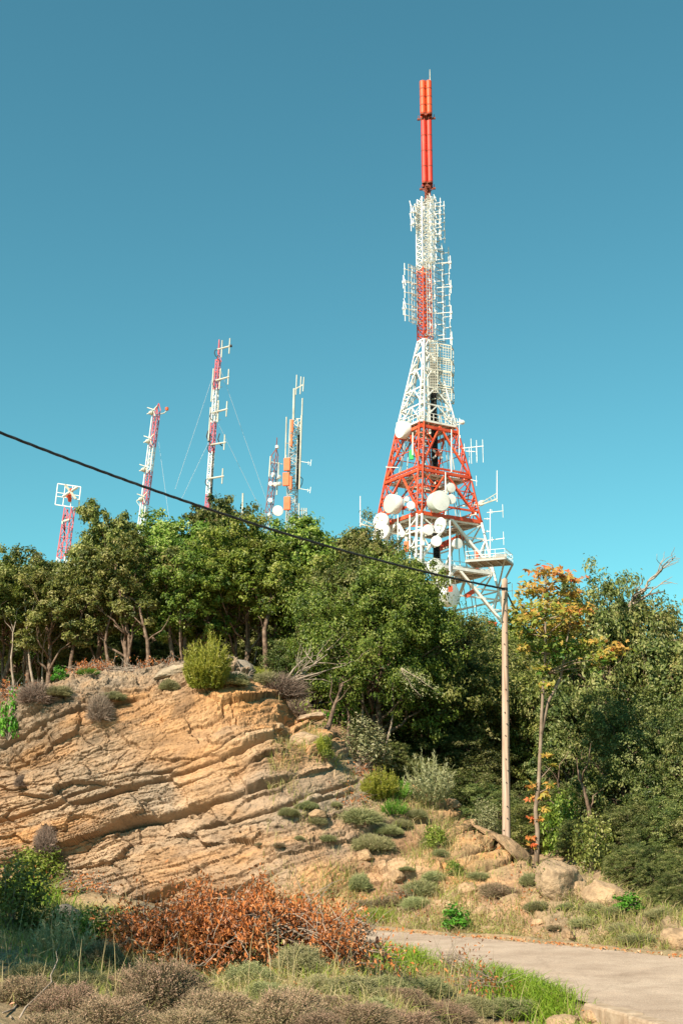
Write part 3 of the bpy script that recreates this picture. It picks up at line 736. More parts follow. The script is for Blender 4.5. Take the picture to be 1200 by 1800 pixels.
for k, (px, top, Y) in enumerate([(1100, 1490, 23.9), (1140, 1510, 22.9), (1185, 1530, 22.0), (1225, 1545, 21.3), (1075, 1500, 25.0), (1160, 1555, 21.9), (1075, 1430, 26.5), (1110, 1400, 26), (1150, 1420, 25), (1190, 1400, 24.5), (1230, 1420, 23.5), (1130, 1480, 24.3), (1175, 1500, 23), (1215, 1500, 22.2), (1060, 1480, 25.8), (1010, 1440, 27.5), (930, 1400, 29), (960, 1370, 30), (880, 1390, 31), (840, 1370, 31.5), (790, 1340, 32), (730, 1330, 32), (690, 1300, 32.2), (640, 1290, 32.3), (820, 1300, 33.5), (760, 1270, 34)]):
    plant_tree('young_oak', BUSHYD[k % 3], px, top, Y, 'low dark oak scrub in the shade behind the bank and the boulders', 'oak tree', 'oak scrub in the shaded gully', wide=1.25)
for k, (px, top, Y) in enumerate([(1330, 1130, 30), (1420, 1180, 28), (1340, 1330, 25), (1440, 1330, 31), (1520, 1150, 36), (1310, 1480, 21.5), (1400, 1470, 22)]):
    plant_tree('holm_oak', BUSHYD[k % 3], px, top, Y, 'dark oak continuing the wood past the picture edge', 'oak tree', 'oaks past the picture edge', wide=1.1)
HILL = [(640, 1040, 50), (715, 1090, 55), (760, 1095, 58), (880, 1108, 62), (830, 1102, 60), (940, 1110, 60), (1010, 1110, 56), (1070, 1100, 50), (1130, 1120, 46), (1200, 1135, 44), (960, 1180, 42), (880, 1190, 44), (1040, 1150, 40), (1250, 1160, 38), (700, 1150, 46), (800, 1180, 42)]
for k, (px, top, Y) in enumerate(HILL):
    plant_tree('holm_oak', BUSHY[k % 3], px, top, Y, 'oak farther up the slope between the tower foot and the near trees', 'oak tree', G3, wide=1.0)

# scattered bare lower stems under the ridge canopy
def bare_stem(px, base, toppx, top, Y, r, lab, mat='trunk', grp='bare stems under the ridge oaks', rs=0):
    a = P(px, base, Y); a.z = top_z(a.x, Y) - .1
    b = P(toppx, top, Y)
    rr = random.Random(int(px)); rt = empty('bare_tree', tuple(a)); tag(rt, lab, 'bare tree', grp)
    m = MB(); b = b + (b - a) * .12; tr = wander(a, b, 7, .16, rr); m.tube(tr, [r * (1.15 if i == 0 else 1) * (1 - .72 * i / 7) for i in range(8)], 8); m.build('trunk', M[mat], rt, smooth=True)
    for _ in range(3):
        m = MB(); i = rr.randint(4, 7); e = tr[i] + Vector((rr.uniform(-.7, .7), rr.uniform(-.5, .5), rr.uniform(.5, 1))).normalized() * rr.uniform(.4, 1.0)
        m.tube(wander(tr[i], e, 4, .5, rr), [r * .3, r * .25, r * .18, r * .12, r * .06], 5); m.build('branch', M[mat], rt, smooth=True)
for px, tpx, top, Y, r, lab, mt in [
 (28, 30, 1085, 33, .045, 'thin pale stem nearest the picture edge with broken side twigs', 'deadwood'), (66, 45, 1060, 33, .05, 'crooked pale stem bending over the sky gap', 'deadwood'),
 (52, 42, 1110, 34, .10, 'thick dark reddish stump beside the sky gap', 'trunk'), (76, 82, 1105, 33.5, .04, 'straight thin stem just beyond the sky gap', 'deadwood'),
 (112, 146, 1073, 33, .085, 'slanting orange brown limb leaning away from the sky gap', 'trunk'), (200, 198, 1075, 33, .08, 'upright orange brown trunk over the rusty leaves', 'trunk'),
 (265, 247, 1080, 32.5, .10, 'dark leaning trunk rooted at the rock rim', 'trunk'), (306, 298, 1060, 33.2, .105, 'stout sunlit trunk with a swollen knot', 'trunk'),
 (324, 318, 1075, 33, .05, 'slim pale trunk beside the knotty one', 'pale_bark'), (366, 372, 1055, 34, .10, 'forked sunlit trunk behind the yellow green shrub', 'pale_bark'),
 (390, 400, 1065, 34, .07, 'light trunk leaning beside a patch of sky', 'pale_bark'), (432, 440, 1085, 35, .045, 'first of two thin stems behind the cap boulder', 'deadwood'),
 (448, 456, 1080, 35, .05, 'second thin stem behind the cap boulder, forked higher up', 'deadwood'), (474, 478, 1040, 33.5, .13, 'thick dark trunk standing clear at the rock edge', 'trunk'),
 (570, 600, 1208, 30.2, .09, 'pale leaning trunk rising from the rock ledge into the big oak', 'pale_bark'), (632, 640, 1180, 31.5, .05, 'thin bare stem in the shade of the big oak', 'deadwood'),
 (668, 690, 1170, 31.5, .045, 'bare fan of pale stems under the big oak', 'deadwood'), (612, 604, 1190, 31, .06, 'shaded stem close behind the leaning pale trunk', 'trunk'),
 (1040, 1020, 1370, 27, .09, 'reddish trunk rising behind the boulder pair', 'trunk'), (975, 982, 1390, 28.5, .08, 'pale trunk half hidden by leaves behind the maple', 'pale_bark')]:
    bare_stem(px, 1180, tpx, top, Y + (1.9 if px < 500 else .6), r * .85, lab, 'trunk' if mt == 'pale_bark' else mt)
# dead branch above the right oaks
m = MB(); rr = random.Random(5)
def twigtree(mb, p, d, L, r, depth, rr, n=4):
    e = p + d * L; tr = wander(p, e, n, .45, rr); mb.tube(tr, [r * (1 - .6 * i / n) for i in range(n + 1)], 5)
    if depth <= 0: return
    for _ in range(3):
        i = rr.randint(1, n); nd = (d + Vector((rr.gauss(0, .6), rr.gauss(0, .6), rr.gauss(.1, .5)))).normalized()
        twigtree(mb, tr[i], nd, L * rr.uniform(.45, .7), r * .5, depth - 1, rr, n)
a = P(1105, 1065, 32.5)
for tx, ty, L_ in ((1160, 1005, 1), (1165, 1040, 1), (1130, 1035, 1)):
    b = P(tx, ty, 32.5); twigtree(m, a, (b - a).normalized(), (b - a).length, .045, 2, rr, 5)
m.bar(P(1108, 1240, 33), a, .08)
ob = m.build('dead_branch', M['deadwood'], smooth=True, origin=tuple(a)); tag(ob, 'bare dead branch reaching into the sky above the oaks', 'branch')

# ------------------------------------------------------------------ yellow maple
def maple():
    Y = 26.3; rr, nr = random.Random(3), np.random.RandomState(3)
    b = P(942, 1512, Y); b.z = pick_cliff(942, 1512).z - .1
    root = empty('maple_tree', tuple(b)); tag(root, 'slender young maple with yellow and orange leaves beside the wooden pole', 'maple tree')
    m = MB()
    path = [b] + [P(x, y, Y) for x, y in ((944, 1460), (941, 1420), (946, 1370), (950, 1290), (953, 1220), (958, 1150), (957, 1090), (958, 1040), (960, 1012))]
    fine_ = []
    for i in range(len(path) - 1): fine_ += [path[i].lerp(path[i + 1], t) + Vector((rr.uniform(-.01, .01), rr.uniform(-.01, .01), 0)) for t in (0, .5)]
    fine_.append(path[-1]); n = len(fine_)
    m.tube(fine_, [.054 * (1 - .8 * i / n) for i in range(n)], 8)
    st2 = [P(951, 1290, Y), P(962, 1235, Y + .1), P(985, 1190, Y + .2), P(995, 1130, Y + .2), P(1003, 1080, Y + .2)]
    m.tube(st2, [.04, .035, .03, .02, .012], 6)
    CL = [(955, 1008, 26, .85), (985, 1012, 22, .85), (1005, 1018, 16, .95), (932, 1036, 26, .7), (960, 1040, 28, .72), (1000, 1045, 22, .75), (914, 1070, 22, .6), (908, 1092, 18, .5), (930, 1088, 24, .55), (962, 1072, 34, .5), (1000, 1075, 30, .68), (1025, 1072, 18, .8),
          (925, 1112, 18, .4), (958, 1108, 34, .55), (990, 1108, 30, .62), (1015, 1100, 20, .7), (975, 1135, 30, .35), (945, 1140, 24, .35), (1010, 1140, 22, .3), (1040, 1130, 22, .5), (1060, 1155, 22, .45), (1085, 1142, 20, .75), (1045, 1170, 14, .4), (920, 1140, 14, .6),
          (952, 1175, 14, .5), (980, 1165, 22, .3), (1000, 1180, 16, .3), (960, 1205, 12, .6)]
    LOW = [(938, 1405, 7, .95), (956, 1398, 8, .65), (962, 1330, 9, .6), (972, 1345, 7, .6), (933, 1438, 6, .95), (955, 1422, 8, .65), (932, 1472, 6, .98), (934, 1485, 6, .98), (948, 1440, 6, .9), (935, 1382, 6, .9), (966, 1380, 6, .7)]
    pos, nrm, tint = [], [], []
    for x, y, rad, tn in CL + LOW:
        dy = rr.uniform(-.7, .7) if rad > 10 else rr.uniform(-.05, .05)
        c = P(x, y, Y + dy); R = rad * mpp(Y)
        k = min(range(len(fine_)), key=lambda i: abs(fine_[i].z - (c.z - R * 1.2)))
        m.tube(wander(fine_[k], c, 4, .3, rr), [.018, .014, .011, .008, .004], 5)
        cnt = int(100 * (rad / 26) ** 1.7) + 4
        p = np.array(c) + nr.randn(cnt, 3) * R * np.array([.58, .6, .30])
        pos.append(p); nrm.append(np.tile([0.05, -.45, .8], (cnt, 1)) + .5 * nr.randn(cnt, 3))
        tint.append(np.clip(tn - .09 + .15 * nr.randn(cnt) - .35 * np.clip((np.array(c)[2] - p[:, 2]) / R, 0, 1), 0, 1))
    m.build('trunk', M['pale_bark'], root, smooth=True)
    pos, nrm, tint = np.concatenate(pos), np.concatenate(nrm), np.concatenate(tint)
    n = unit(nrm); ch = []
    td = unit(nr.randn(len(pos), 3)); td = unit(td - n * np.sum(td * n, -1, keepdims=True)); bd = np.cross(n, td)
    sz = .105 * nr.uniform(.7, 1.3, len(pos))
    for ang in (-1.0, 0, 1.0):                                                    # three lobes a leaf
        d = td * math.cos(ang) + bd * math.sin(ang)
        ch.append(leaf_cloud(pos + d * sz[:, None] * .4, n, sz * (1.0 if ang == 0 else .85), nr, .5, .05, tdir=d * 9))
    V, F = cat_mesh(ch)
    me = mesh_np('crown', V - np.array(b), F, M['maple'], tint=np.tile(np.repeat(tint, 4), 3))
    link('crown', me, root)
maple()

# ------------------------------------------------------------------ wooden pole and cable
def pole():
    Y = 26.8
    Y = 26.0; b = P(888.5, 1470, Y); kk_ = np.argmin((_CVf[:, 0] - b.x) ** 2 + (_CVf[:, 1] - Y) ** 2); b.z = float(_CVf[kk_, 2])
    top = P(886, 1018, Y); b.z -= .3; b.x = P(888.5, 1470, Y).x
    root = empty('utility_pole', tuple(b)); tag(root, 'weathered brown wooden utility pole with a split down its face', 'utility pole')
    m = MB(); n = 44; R0, R1 = 7.6 * mpp(Y), 5.6 * mpp(Y)
    vs, fs = [], []
    for i in range(n + 1):
        t = i / n; c = b.lerp(top, t); r = R0 + (R1 - R0) * t
        for k in range(20):
            a = 2 * math.pi * k / 20
            d = abs((a - (1.5 * math.pi - .35 - .1 * math.sin(t * 9)) + math.pi) % (2 * math.pi) - math.pi)
            q = r * (1 + .03 * math.sin(5 * a + 3 * t) ) * (1 - .30 * math.exp(-(d / .12) ** 2) * min(1, max(0, (t - .28) * 4)))
            vs.append(c + Vector((math.cos(a) * q, math.sin(a) * q, .02 * math.sin(a * 3) if i == n else 0)))
    for i in range(n):
        for k in range(20):
            p, q = i * 20 + k, i * 20 + (k + 1) % 20; fs.append((p, q, q + 20, p + 20))
    fs.append(tuple(range(n * 20, n * 20 + 20))); m.add(vs, fs); m.build('shaft', M['pole'], root, smooth=True)
    rr = random.Random(2); m = MB()
    for i in range(24):
        t = (i + .6) / 24.5; c = b.lerp(top, t); r = R0 + (R1 - R0) * t; a = 1.5 * math.pi + (.5 if i % 2 else -.25) + rr.uniform(-.5, .5)
        d = Vector((math.cos(a), math.sin(a), 0)); m.lathe([(0, r * .98), (.012, r * .98), (.012, r + .02), (0, r + .025)], c, d, 6)
    m.build('nail', M['dark'], root)
    m = MB(); c = P(890, 1034, Y - .1)
    m.lathe([(R1 * 1.04, -.03), (R1 * 1.10, -.03), (R1 * 1.10, .03), (R1 * 1.04, .03)], Vector((b.lerp(top, .962))), (0, 0, 1), 16)
    m.bar(P(892, 1026, Y), P(897, 1024, Y), .02); m.build('clamp', M['dark'], root)
    return Y, P(886, 1035, Y - .13), P(891, 1043, Y)
PY_, hook, hook2 = pole()
def cable(name, p, q, sag, r, label, wave=0.0):
    n = 120; pts = []
    for i in range(n + 1):
        t = i / n; c = Vector(p).lerp(Vector(q), t); c.z -= sag * 4 * t * (1 - t); pts.append(c)
    m = MB()
    for s in (0, 1, 2) if wave else (0,):
        pp = []
        for i, c in enumerate(pts):
            a = i * wave + s * 2.094 if wave else 0
            pp.append(c + Vector((0, math.cos(a), math.sin(a))) * (r * .75 if wave else 0))
        m.tube(pp, r, 6)
    ob = m.build(name, M['dark'], smooth=True, origin=tuple(p)); tag(ob, label, 'cable')
left = P(0, 748, 17.5); far = hook + (left - hook) * 1.25; far.z += .16
cable('overhead_cable', far, hook, .36, .0145, 'thick black twisted cable sagging from the wooden pole across the trees', wave=.95)
cable('overhead_cable', hook2, P(935, 1130, 33), .05, .02, 'short black cable running down from the wooden pole into the maple')

# ------------------------------------------------------------------ the great red and white tower
TY, TPX = 180.0, 752.0
def zz(py): return P(TPX, py, TY).z
TX = P(TPX, 900, TY).x
def tmpp(py): return mpp(TY, zz(py))
ANG = math.radians(13)
DIRS = {'n': Vector((-math.sin(ANG), -math.cos(ANG), 0)), 'r': Vector((math.cos(ANG), -math.sin(ANG), 0)), 'b': Vector((math.sin(ANG), math.cos(ANG), 0)), 'l': Vector((-math.cos(ANG), math.sin(ANG), 0))}
_rk = [(345, 9.5), (420, 12.5), (600, 13.5), (757, 54), (845, 76.5), (925, 94), (1010, 113), (1112, 137)]
def RR(py): return float(np.interp(py, [a for a, _ in _rk], [b for _, b in _rk])) * tmpp(py)
def cor(k, py, f=1.0): return Vector((TX, TY, zz(py))) + DIRS[k] * RR(py) * f
ring = ['n', 'r', 'b', 'l']
TB = Vector((TX, TY, zz(1116)))
tower = empty('telecom_tower', tuple(TB))
tag(tower, 'tall red and white lattice telecom tower covered with dishes and antennas', 'telecom tower')
def tb(name, fn, mats, par=None, smooth=False):
    m = MB(); fn(m); return m.build(name, mats, par or tower, smooth)
# leg colours change by height: white below 925, red up to 757, white up to 600, red up to 475, white above
BANDS = [(1116, 925, 'white'), (925, 757, 'red'), (757, 600, 'white'), (600, 474, 'red'), (474, 350, 'white')]
for k in ring:
    m = MB()
    for a, b, c in BANDS:
        m.mi = 0 if c == 'white' else 1
        ys = np.linspace(a, b, 9)
        wcol = 2.6 if a > 610 else 2.4
        if a > 610:
            for off in (-1, 1):                      # each leg is a pair of tubes
                s = DIRS[k].cross(Vector((0, 0, 1))) * off
                m.tube([cor(k, y) + s * (.36 * min(1, (RR(y) - .9) / 3.0)) for y in ys], (2.0 if a > 1000 else 1.35 if a > 800 else 1.15) * tmpp(a), 7)
            for y in np.linspace(a, b, 9):
                s = DIRS[k].cross(Vector((0, 0, 1))) * (.42 * min(1, (RR(y) - .9) / 3.0)); m.bar(cor(k, y) - s, cor(k, y) + s, .12)
        else:
            m.tube([cor(k, y) for y in ys], 1.15 * tmpp(a), 6)
    m.build('leg', [M['white'], M['red']], tower, smooth=True)
faces = [('l', 'n'), ('n', 'r'), ('r', 'b'), ('b', 'l')]
def face_brace(m, a, b, y0, y1, w, sub=True):
    """inverted V from the middle of the upper beam to the lower corners, with secondary ties"""
    A0, B0, A1, B1 = cor(a, y0), cor(b, y0), cor(a, y1), cor(b, y1)
    mid = (A1 + B1) / 2
    m.bar(A0, mid, w); m.bar(B0, mid, w)
    if sub:
        for t in (.33, .66):
            p, q = A0.lerp(A1, t), A0.lerp(mid, t); m.bar(p, q, w * .55); m.bar(A0.lerp(A1, min(1, t + .33)), q, w * .5)
            p, q = B0.lerp(B1, t), B0.lerp(mid, t); m.bar(p, q, w * .55); m.bar(B0.lerp(B1, min(1, t + .33)), q, w * .5)
def lower_white(m):
    for y0, y1 in ((1112, 1010), (1010, 925)):
        for a, b in faces:
            face_brace(m, a, b, y0, y1, .34)
    for y in (1010, 1060):
        for a, b in faces: m.bar(cor(a, y), cor(b, y), .24)
tb('lower_bracing', lower_white, M['white'])
def red_sec(m):
    for y0, y1 in ((925, 845), (845, 760)):
        for a, b in faces: face_brace(m, a, b, y0, y1, .24)
    for y0, y1 in ((925, 885), (885, 845), (845, 803), (803, 762)):      # light secondary crossings between the leg pairs
        for a, b in faces:
            for t in (.0, .78):
                p0, p1, q0, q1 = [cor(a, y).lerp(cor(b, y), u) for y, u in ((y0, t), (y0, t + .22), (y1, t), (y1, t + .22))]
                m.bar(p0, q1, .11); m.bar(p1, q0, .11); m.bar(q0, q1, .10)
            m.bar(cor(a, y0, .97), cor(b, y0, .97), .10)
    for y, w in ((923, .5), (845, .42), (765, .4)):
        for a, b in faces: m.bar(cor(a, y), cor(b, y), w)
    for y in (905, 838):
        for a, b in faces: m.bar(cor(a, y), cor(b, y), .26)
    for y in (923, 845):                               # inner diaphragm
        mids = [(cor(a, y) + cor(b, y)) / 2 for a, b in faces]
        for i in range(4): m.bar(mids[i], mids[(i + 1) % 4], .25)
    m.bar(cor('n', 923), cor('b', 923), .25); m.bar(cor('l', 923), cor('r', 923), .25)
tb('red_bracing', red_sec, M['red'])
def upper_white(m):
    lv = [757, 722, 690, 655, 625, 600]
    for y0, y1 in zip(lv[:-1], lv[1:]):
        for a, b in faces: face_brace(m, a, b, y0, y1, .15, sub=y0 > 690)
    for y in lv[1:]:
        for a, b in faces: m.bar(cor(a, y), cor(b, y), .18)
    for k in ring:
        m.tube([cor(k, 757, .84), cor(k, 690, .80), cor(k, 640, .75)], .16, 6)
tb('upper_bracing', upper_white, M['white'])
def col_br(m):
    ys = np.linspace(600, 350, 23)
    for i, (y0, y1) in enumerate(zip(ys[:-1], ys[1:])):
        m.mi = 1 if (y0 + y1) / 2 > 474 else 0
        for a, b in faces:
            m.bar(cor(a, y0), cor(b, y1), .09); m.bar(cor(b, y0), cor(a, y1), .09); m.bar(cor(a, y0), cor(b, y0), .09)
tb('column_lattice', col_br, [M['white'], M['red']])
# decks: open steel floors seen from below
def deck(name, py, f, th, dz=0.0, rail=True, open_=.62):
    c = [cor(k, py, f) + Vector((0, 0, dz)) for k in ring]; ci = [cor(k, py, f * open_) + Vector((0, 0, dz)) for k in ring]
    root = MB()
    for i in range(4):
        j = (i + 1) % 4; dn = Vector((0, 0, -th))
        q = [c[i], c[j], ci[j], ci[i]]; root.add(q + [v + dn for v in q], [(0, 1, 2, 3), (7, 6, 5, 4), (0, 4, 5, 1), (2, 6, 7, 3), (1, 5, 6, 2), (3, 7, 4, 0)])
    d = root.build(name, M['plank'], tower)
    m = MB()
    for i in range(4):
        j = (i + 1) % 4
        m.bar(c[i] - Vector((0, 0, th)), c[j] - Vector((0, 0, th)), .28); m.bar(ci[i] - Vector((0, 0, th + .1)), ci[j] - Vector((0, 0, th + .1)), .2)
        for t in (.2, .4, .6, .8): m.bar(c[i].lerp(c[j], t) - Vector((0, 0, th + .08)), ci[i].lerp(ci[j], t) - Vector((0, 0, th + .08)), .16)
    m.build('deck_beam', M['white'], d)
    if rail:
        m = MB()
        for i in range(4):
            j = (i + 1) % 4
            for h in (.55, 1.1): m.bar(c[i] + Vector((0, 0, h)), c[j] + Vector((0, 0, h)), .07)
            for t in np.linspace(0, 1, 7)[:-1]: m.bar(c[i].lerp(c[j], t), c[i].lerp(c[j], t) + Vector((0, 0, 1.1)), .07)
        m.build('railing', M['white'], d)
deck('service_deck', 752, 1.02, .22, open_=.45)
deck('service_deck', 925, .96, .2, rail=False, open_=.6)
deck('service_deck', 845, .84, .15, dz=-.2, rail=True, open_=.7)
deck('service_deck', 1012, .92, .2, rail=True, open_=.55)
# cantilevered platform to the right at 990-1010
def side_platform():
    z = zz(1004); a = cor('r', 1004)
    ux = (DIRS['r'] + DIRS['n'] * .15).normalized(); uy = Vector((-ux.y, ux.x, 0))
    c0 = Vector((P(860, 1000, TY - 7).x, TY - 7, z))
    L1, L2 = 5.6, 4.4
    corn = [c0 + ux * s1 * L1 / 2 + uy * s2 * L2 / 2 for s1, s2 in ((-1, -1), (1, -1), (1, 1), (-1, 1))]
    m = MB(); m.box(c0, L1, L2, .18, (ux, uy, Vector((0, 0, 1)))); d = m.build('side_platform', M['plank'], tower)
    m = MB()
    for i in range(4): m.bar(corn[i] - Vector((0, 0, .2)), corn[(i + 1) % 4] - Vector((0, 0, .2)), .26)
    for t in (.25, .5, .75): m.bar(corn[0].lerp(corn[1], t) - Vector((0, 0, .22)), corn[3].lerp(corn[2], t) - Vector((0, 0, .22)), .2)
    m.bar(corn[1] - Vector((0, 0, .2)), cor('r', 1040), .2); m.bar(corn[2] - Vector((0, 0, .2)), cor('r', 1045), .2)
    m.bar(P(780, 996, TY - 9), P(862, 1008, TY - 9), .4)
    m.build('deck_beam', M['steel'], d)
    m = MB()
    for i in range(4):
        for h in (.6, 1.2): m.bar(corn[i] + Vector((0, 0, h)), corn[(i + 1) % 4] + Vector((0, 0, h)), .055)
        for t in np.linspace(0, 1, 5)[:-1]: m.bar(corn[i].lerp(corn[(i + 1) % 4], t), corn[i].lerp(corn[(i + 1) % 4], t) + Vector((0, 0, 1.2)), .055)
    m.build('railing', M['white'], d)
    m = MB(); m.box(c0 + ux * 1.5 + uy * .5 + Vector((0, 0, .55)), 1.6, 1.0, .8); m.build('equipment_box', M['steel'], d)
side_platform()
# cable shaft up the middle
def shaft(m):
    cx_ = Vector((P(763, 800, TY).x, TY - .5, 0)); w = .40
    for sx, sy in ((-1, -1), (1, -1), (1, 1), (-1, 1)):
        m.bar(cx_ + Vector((sx * w, sy * w, zz(1112))), cx_ + Vector((sx * w, sy * w, zz(605))), .13)
    for z in np.arange(zz(1112), zz(605), .9):
        for s in (-1, 1):
            m.bar(cx_ + Vector((-w, s * w, z)), cx_ + Vector((w, s * w, z)), .09); m.bar(cx_ + Vector((s * w, -w, z)), cx_ + Vector((s * w, w, z + .9)), .09)
    for k in range(7):
        x = -.30 + .10 * k; m.tube([cx_ + Vector((x, .1 + .08 * (k % 2), zz(1112))), cx_ + Vector((x, .1 + .08 * (k % 2), zz(640)))], .075, 5)
tb('cable_shaft', shaft, M['dark'])
def ladder(m):
    for off in (-.25, .25):
        m.bar(cor('n', 1100, .93) + Vector((off, 0, 0)), cor('n', 757, .9) + Vector((off, 0, 0)), .09)
        m.bar(cor('n', 757, .9) + Vector((off, .3, 0)), cor('n', 600, .7) + Vector((off, .3, 0)), .09)
    for t in np.linspace(0, 1, 70):
        p = cor('n', 1100, .93).lerp(cor('n', 757, .9), t); m.bar(p - Vector((.25, 0, 0)), p + Vector((.25, 0, 0)), .06)
tb('ladder', ladder, M['cream'])
def feeder(m):
    rr = random.Random(8)
    for k in range(10):
        a, f = rr.choice(ring), rr.uniform(.3, .9)
        m.tube([cor(a, y, f) + Vector((rr.uniform(-.3, .3), rr.uniform(-.3, .3), 0)) for y in (1090, 1000, 925, 845, 760, 690, 620)], .07, 5)
tb('feeder_cable', feeder, M['cream'])

# --- top: two tiers of red radomes
zc_ = {y: zz(y) for y in (122, 145, 203, 212, 322, 352)}
TXT = P(749.5, 250, TY).x
axis_ = Vector((TXT, TY, 0))
def spine(m):
    m.bar(axis_ + Vector((0, 0, zz(352))), axis_ + Vector((0, 0, zz(150))), .42)
    for s in (-1, 1):
        for s2 in (-1, 1): m.bar(axis_ + Vector((s * .38, s2 * .38, zz(354))), axis_ + Vector((s * .36, s2 * .36, zz(205))), .12)
    ys = np.linspace(352, 322, 6)
    for y0, y1 in zip(ys[:-1], ys[1:]):
        for s in (-1, 1):
            m.bar(axis_ + Vector((-.4, s * .4, zz(y0))), axis_ + Vector((.4, s * .4, zz(y1))), .14); m.bar(axis_ + Vector((.4, s * .4, zz(y0))), axis_ + Vector((-.4, s * .4, zz(y1))), .14)
            m.bar(axis_ + Vector((s * .4, -.4, zz(y0))), axis_ + Vector((s * .4, .4, zz(y1))), .14)
tb('top_spine', spine, M['rust_steel'])
for tier, (y0, y1, rad, off, mat) in enumerate(((203, 146, .47, .50, 'cyl_orange'), (323, 215, .43, .44, 'cyl_red'))):
    for ang in (45, 135, 225, 315):
        d = Vector((math.cos(math.radians(ang - 4)), math.sin(math.radians(ang - 4)), 0)) * off * 1.414
        ya = y0 + (2 if ang < 180 else 0)
        za, zb = zz(ya), zz(y1); n = 4; prof = [(0.0, 0)]
        for i in range(n):
            h0, h1_ = (zb - za) * i / n, (zb - za) * (i + 1) / n
            prof += [(rad * .93, h0 + .02), (rad, h0 + .10), (rad, h1_ - .10), (rad * .93, h1_ - .02)]
        prof.append((0.0, zb - za))
        m = MB(); m.lathe(prof, axis_ + d + Vector((0, 0, za)), (0, 0, 1), 20); cy = m.build('antenna_cylinder', M[mat], tower, smooth=False)
        for i in range(1, n):
            h = (zb - za) * i / n
            m = MB(); m.lathe([(rad * .965, h - .07), (rad * 1.012, h - .06), (rad * 1.012, h + .06), (rad * .965, h + .07)], axis_ + d + Vector((0, 0, za)), (0, 0, 1), 20); m.build('band', M['rust_steel'], cy)
        m = MB(); m.lathe([(rad * .9, -.22), (rad * .98, -.2), (rad * .98, -.02), (rad * .9, 0)], axis_ + d + Vector((0, 0, za)), (0, 0, 1), 20); m.build('base_ring', M['rust_steel'], cy)
for py, L_ in ((209, 1.25), (332, 1.05)):
    m = MB(); c = axis_ + Vector((0, 0, zz(py)))
    for a in (0, 90, 180, 270):
        d = Vector((math.cos(math.radians(a - 8)), math.sin(math.radians(a - 8)), 0)); m.bar(c, c + d * L_, .16); m.bar(c - Vector((0, 0, .8)), c + d * L_ * .9, .10)
        m.box(c + d * L_, .42, .34, .24); m.bar(c + d * L_, c + d * L_ + Vector((0, 0, .7)), .09)
    m.build('lamp_arm', M['rust_steel'], tower)
m = MB(); m.tube([Vector((P(755.5, 147, TY).x, TY, zz(147))), Vector((P(755.5, 147, TY).x, TY, zz(122)))], [.10, .05], 6); m.build('whip_antenna', M['cream'], tower)
m = MB(); m.tube([Vector((P(747, 147, TY).x, TY, zz(147))), Vector((P(747, 147, TY).x, TY, zz(141)))], .12, 6); m.build('beacon', M['rust_steel'], tower)

# --- grid panels of dipoles on the column
def dipole(m, p, d, L_=1.1, boom=.9, r=.055, tilt=0.0):
    e = p + d * boom; up = (Vector((0, 0, 1)) + d.cross(Vector((0, 0, 1))) * tilt).normalized()
    m.tube([p, e], r, 5); m.tube([e - up * L_ / 2, e + up * L_ / 2], r, 5); m.box(e, .22, .22, .22)
def grid_panel(name, px0, px1, y0, y1, dirk, depth, nbar, ndip, mat='cream', out=None, dl=1.5, yoff=-1.2):
    """upright reflector grille between photo columns, its plane leaning off the column, dipoles in front"""
    Yb = TY + yoff
    a0 = Vector((P(px0, (y0 + y1) / 2, Yb).x, Yb, 0)); a1 = Vector((P(px1, (y0 + y1) / 2, Yb + depth).x, Yb + depth, 0))
    za, zb = zz(y1), zz(y0)
    m = MB()
    for t in np.linspace(0, 1, nbar):
        p = a0.lerp(a1, t); m.bar(p + Vector((0, 0, za)), p + Vector((0, 0, zb)), .065)
    for z in np.arange(za, zb + .01, (zb - za) / max(2, round((zb - za) / .95))):
        m.bar(a0 + Vector((0, 0, z)), a1 + Vector((0, 0, z)), .065)
    for z in (za + .5, (za + zb) / 2, zb - .5):
        m.bar(a1 + Vector((0, 0, z)), Vector((TX, TY, z)), .12); m.bar(a0 + Vector((0, 0, z)), Vector((TX, TY, z)), .10)
    g = m.build(name, M[mat], tower)
    w = (a1 - a0).normalized(); nn = Vector((-w.y, w.x, 0)) if out is None else Vector(out).normalized()
    m = MB()
    for i in range(ndip):
        z = za + (zb - za) * (i + .5) / ndip
        for t in (.15, .85): dipole(m, a0.lerp(a1, t) + Vector((0, 0, z)), nn, dl, 1.0, .065, .35 if (i % 2) else 0)
    m.build('dipole', M['white'], g)
# white bays at the head of the column
grid_panel('grid_antenna', 730, 742, 364, 408, 'l', 1.5, 5, 4, out=(-.9, -.45, 0), dl=2.2)
grid_panel('grid_antenna', 751, 763, 352, 470, 'n', .4, 6, 8, out=(.3, -1, 0), dl=1.2, yoff=-1.5)
grid_panel('grid_antenna', 762, 771, 356, 428, 'r', 1.5, 4, 5, out=(.9, -.35, 0), dl=1.6)
# red bay arrays
grid_panel('grid_antenna', 718, 737, 472, 572, 'l', 1.8, 5, 5, out=(-.9, -.5, 0), dl=2.0, mat='cream', yoff=-1.6)
grid_panel('grid_antenna', 764, 781, 432, 602, 'r', 1.9, 6, 9, out=(.95, -.3, 0), dl=1.9, mat='steel', yoff=-.8)
grid_panel('grid_antenna', 750, 763, 468, 596, 'n', .5, 4, 5, out=(.2, -1, 0), dl=.8, yoff=-1.7)
def far_dipoles(name, pts, d, L_=2.2):
    for px, py in pts:
        m = MB(); e = Vector((P(px, py, TY - 1.5).x, TY - 1.5, P(px, py, TY - 1.5).z)); dd = Vector(d).normalized()
        m.tube([e - dd * 2.2, e], .07, 5); m.tube([e - Vector((0, 0, L_ / 2)), e + Vector((0, 0, L_ / 2))], .075, 6); m.lathe([(0, -.2), (.19, -.2), (.19, .16), (0, .16)], e, (0, 0, 1), 8)
        m.build(name, M['white'], tower)
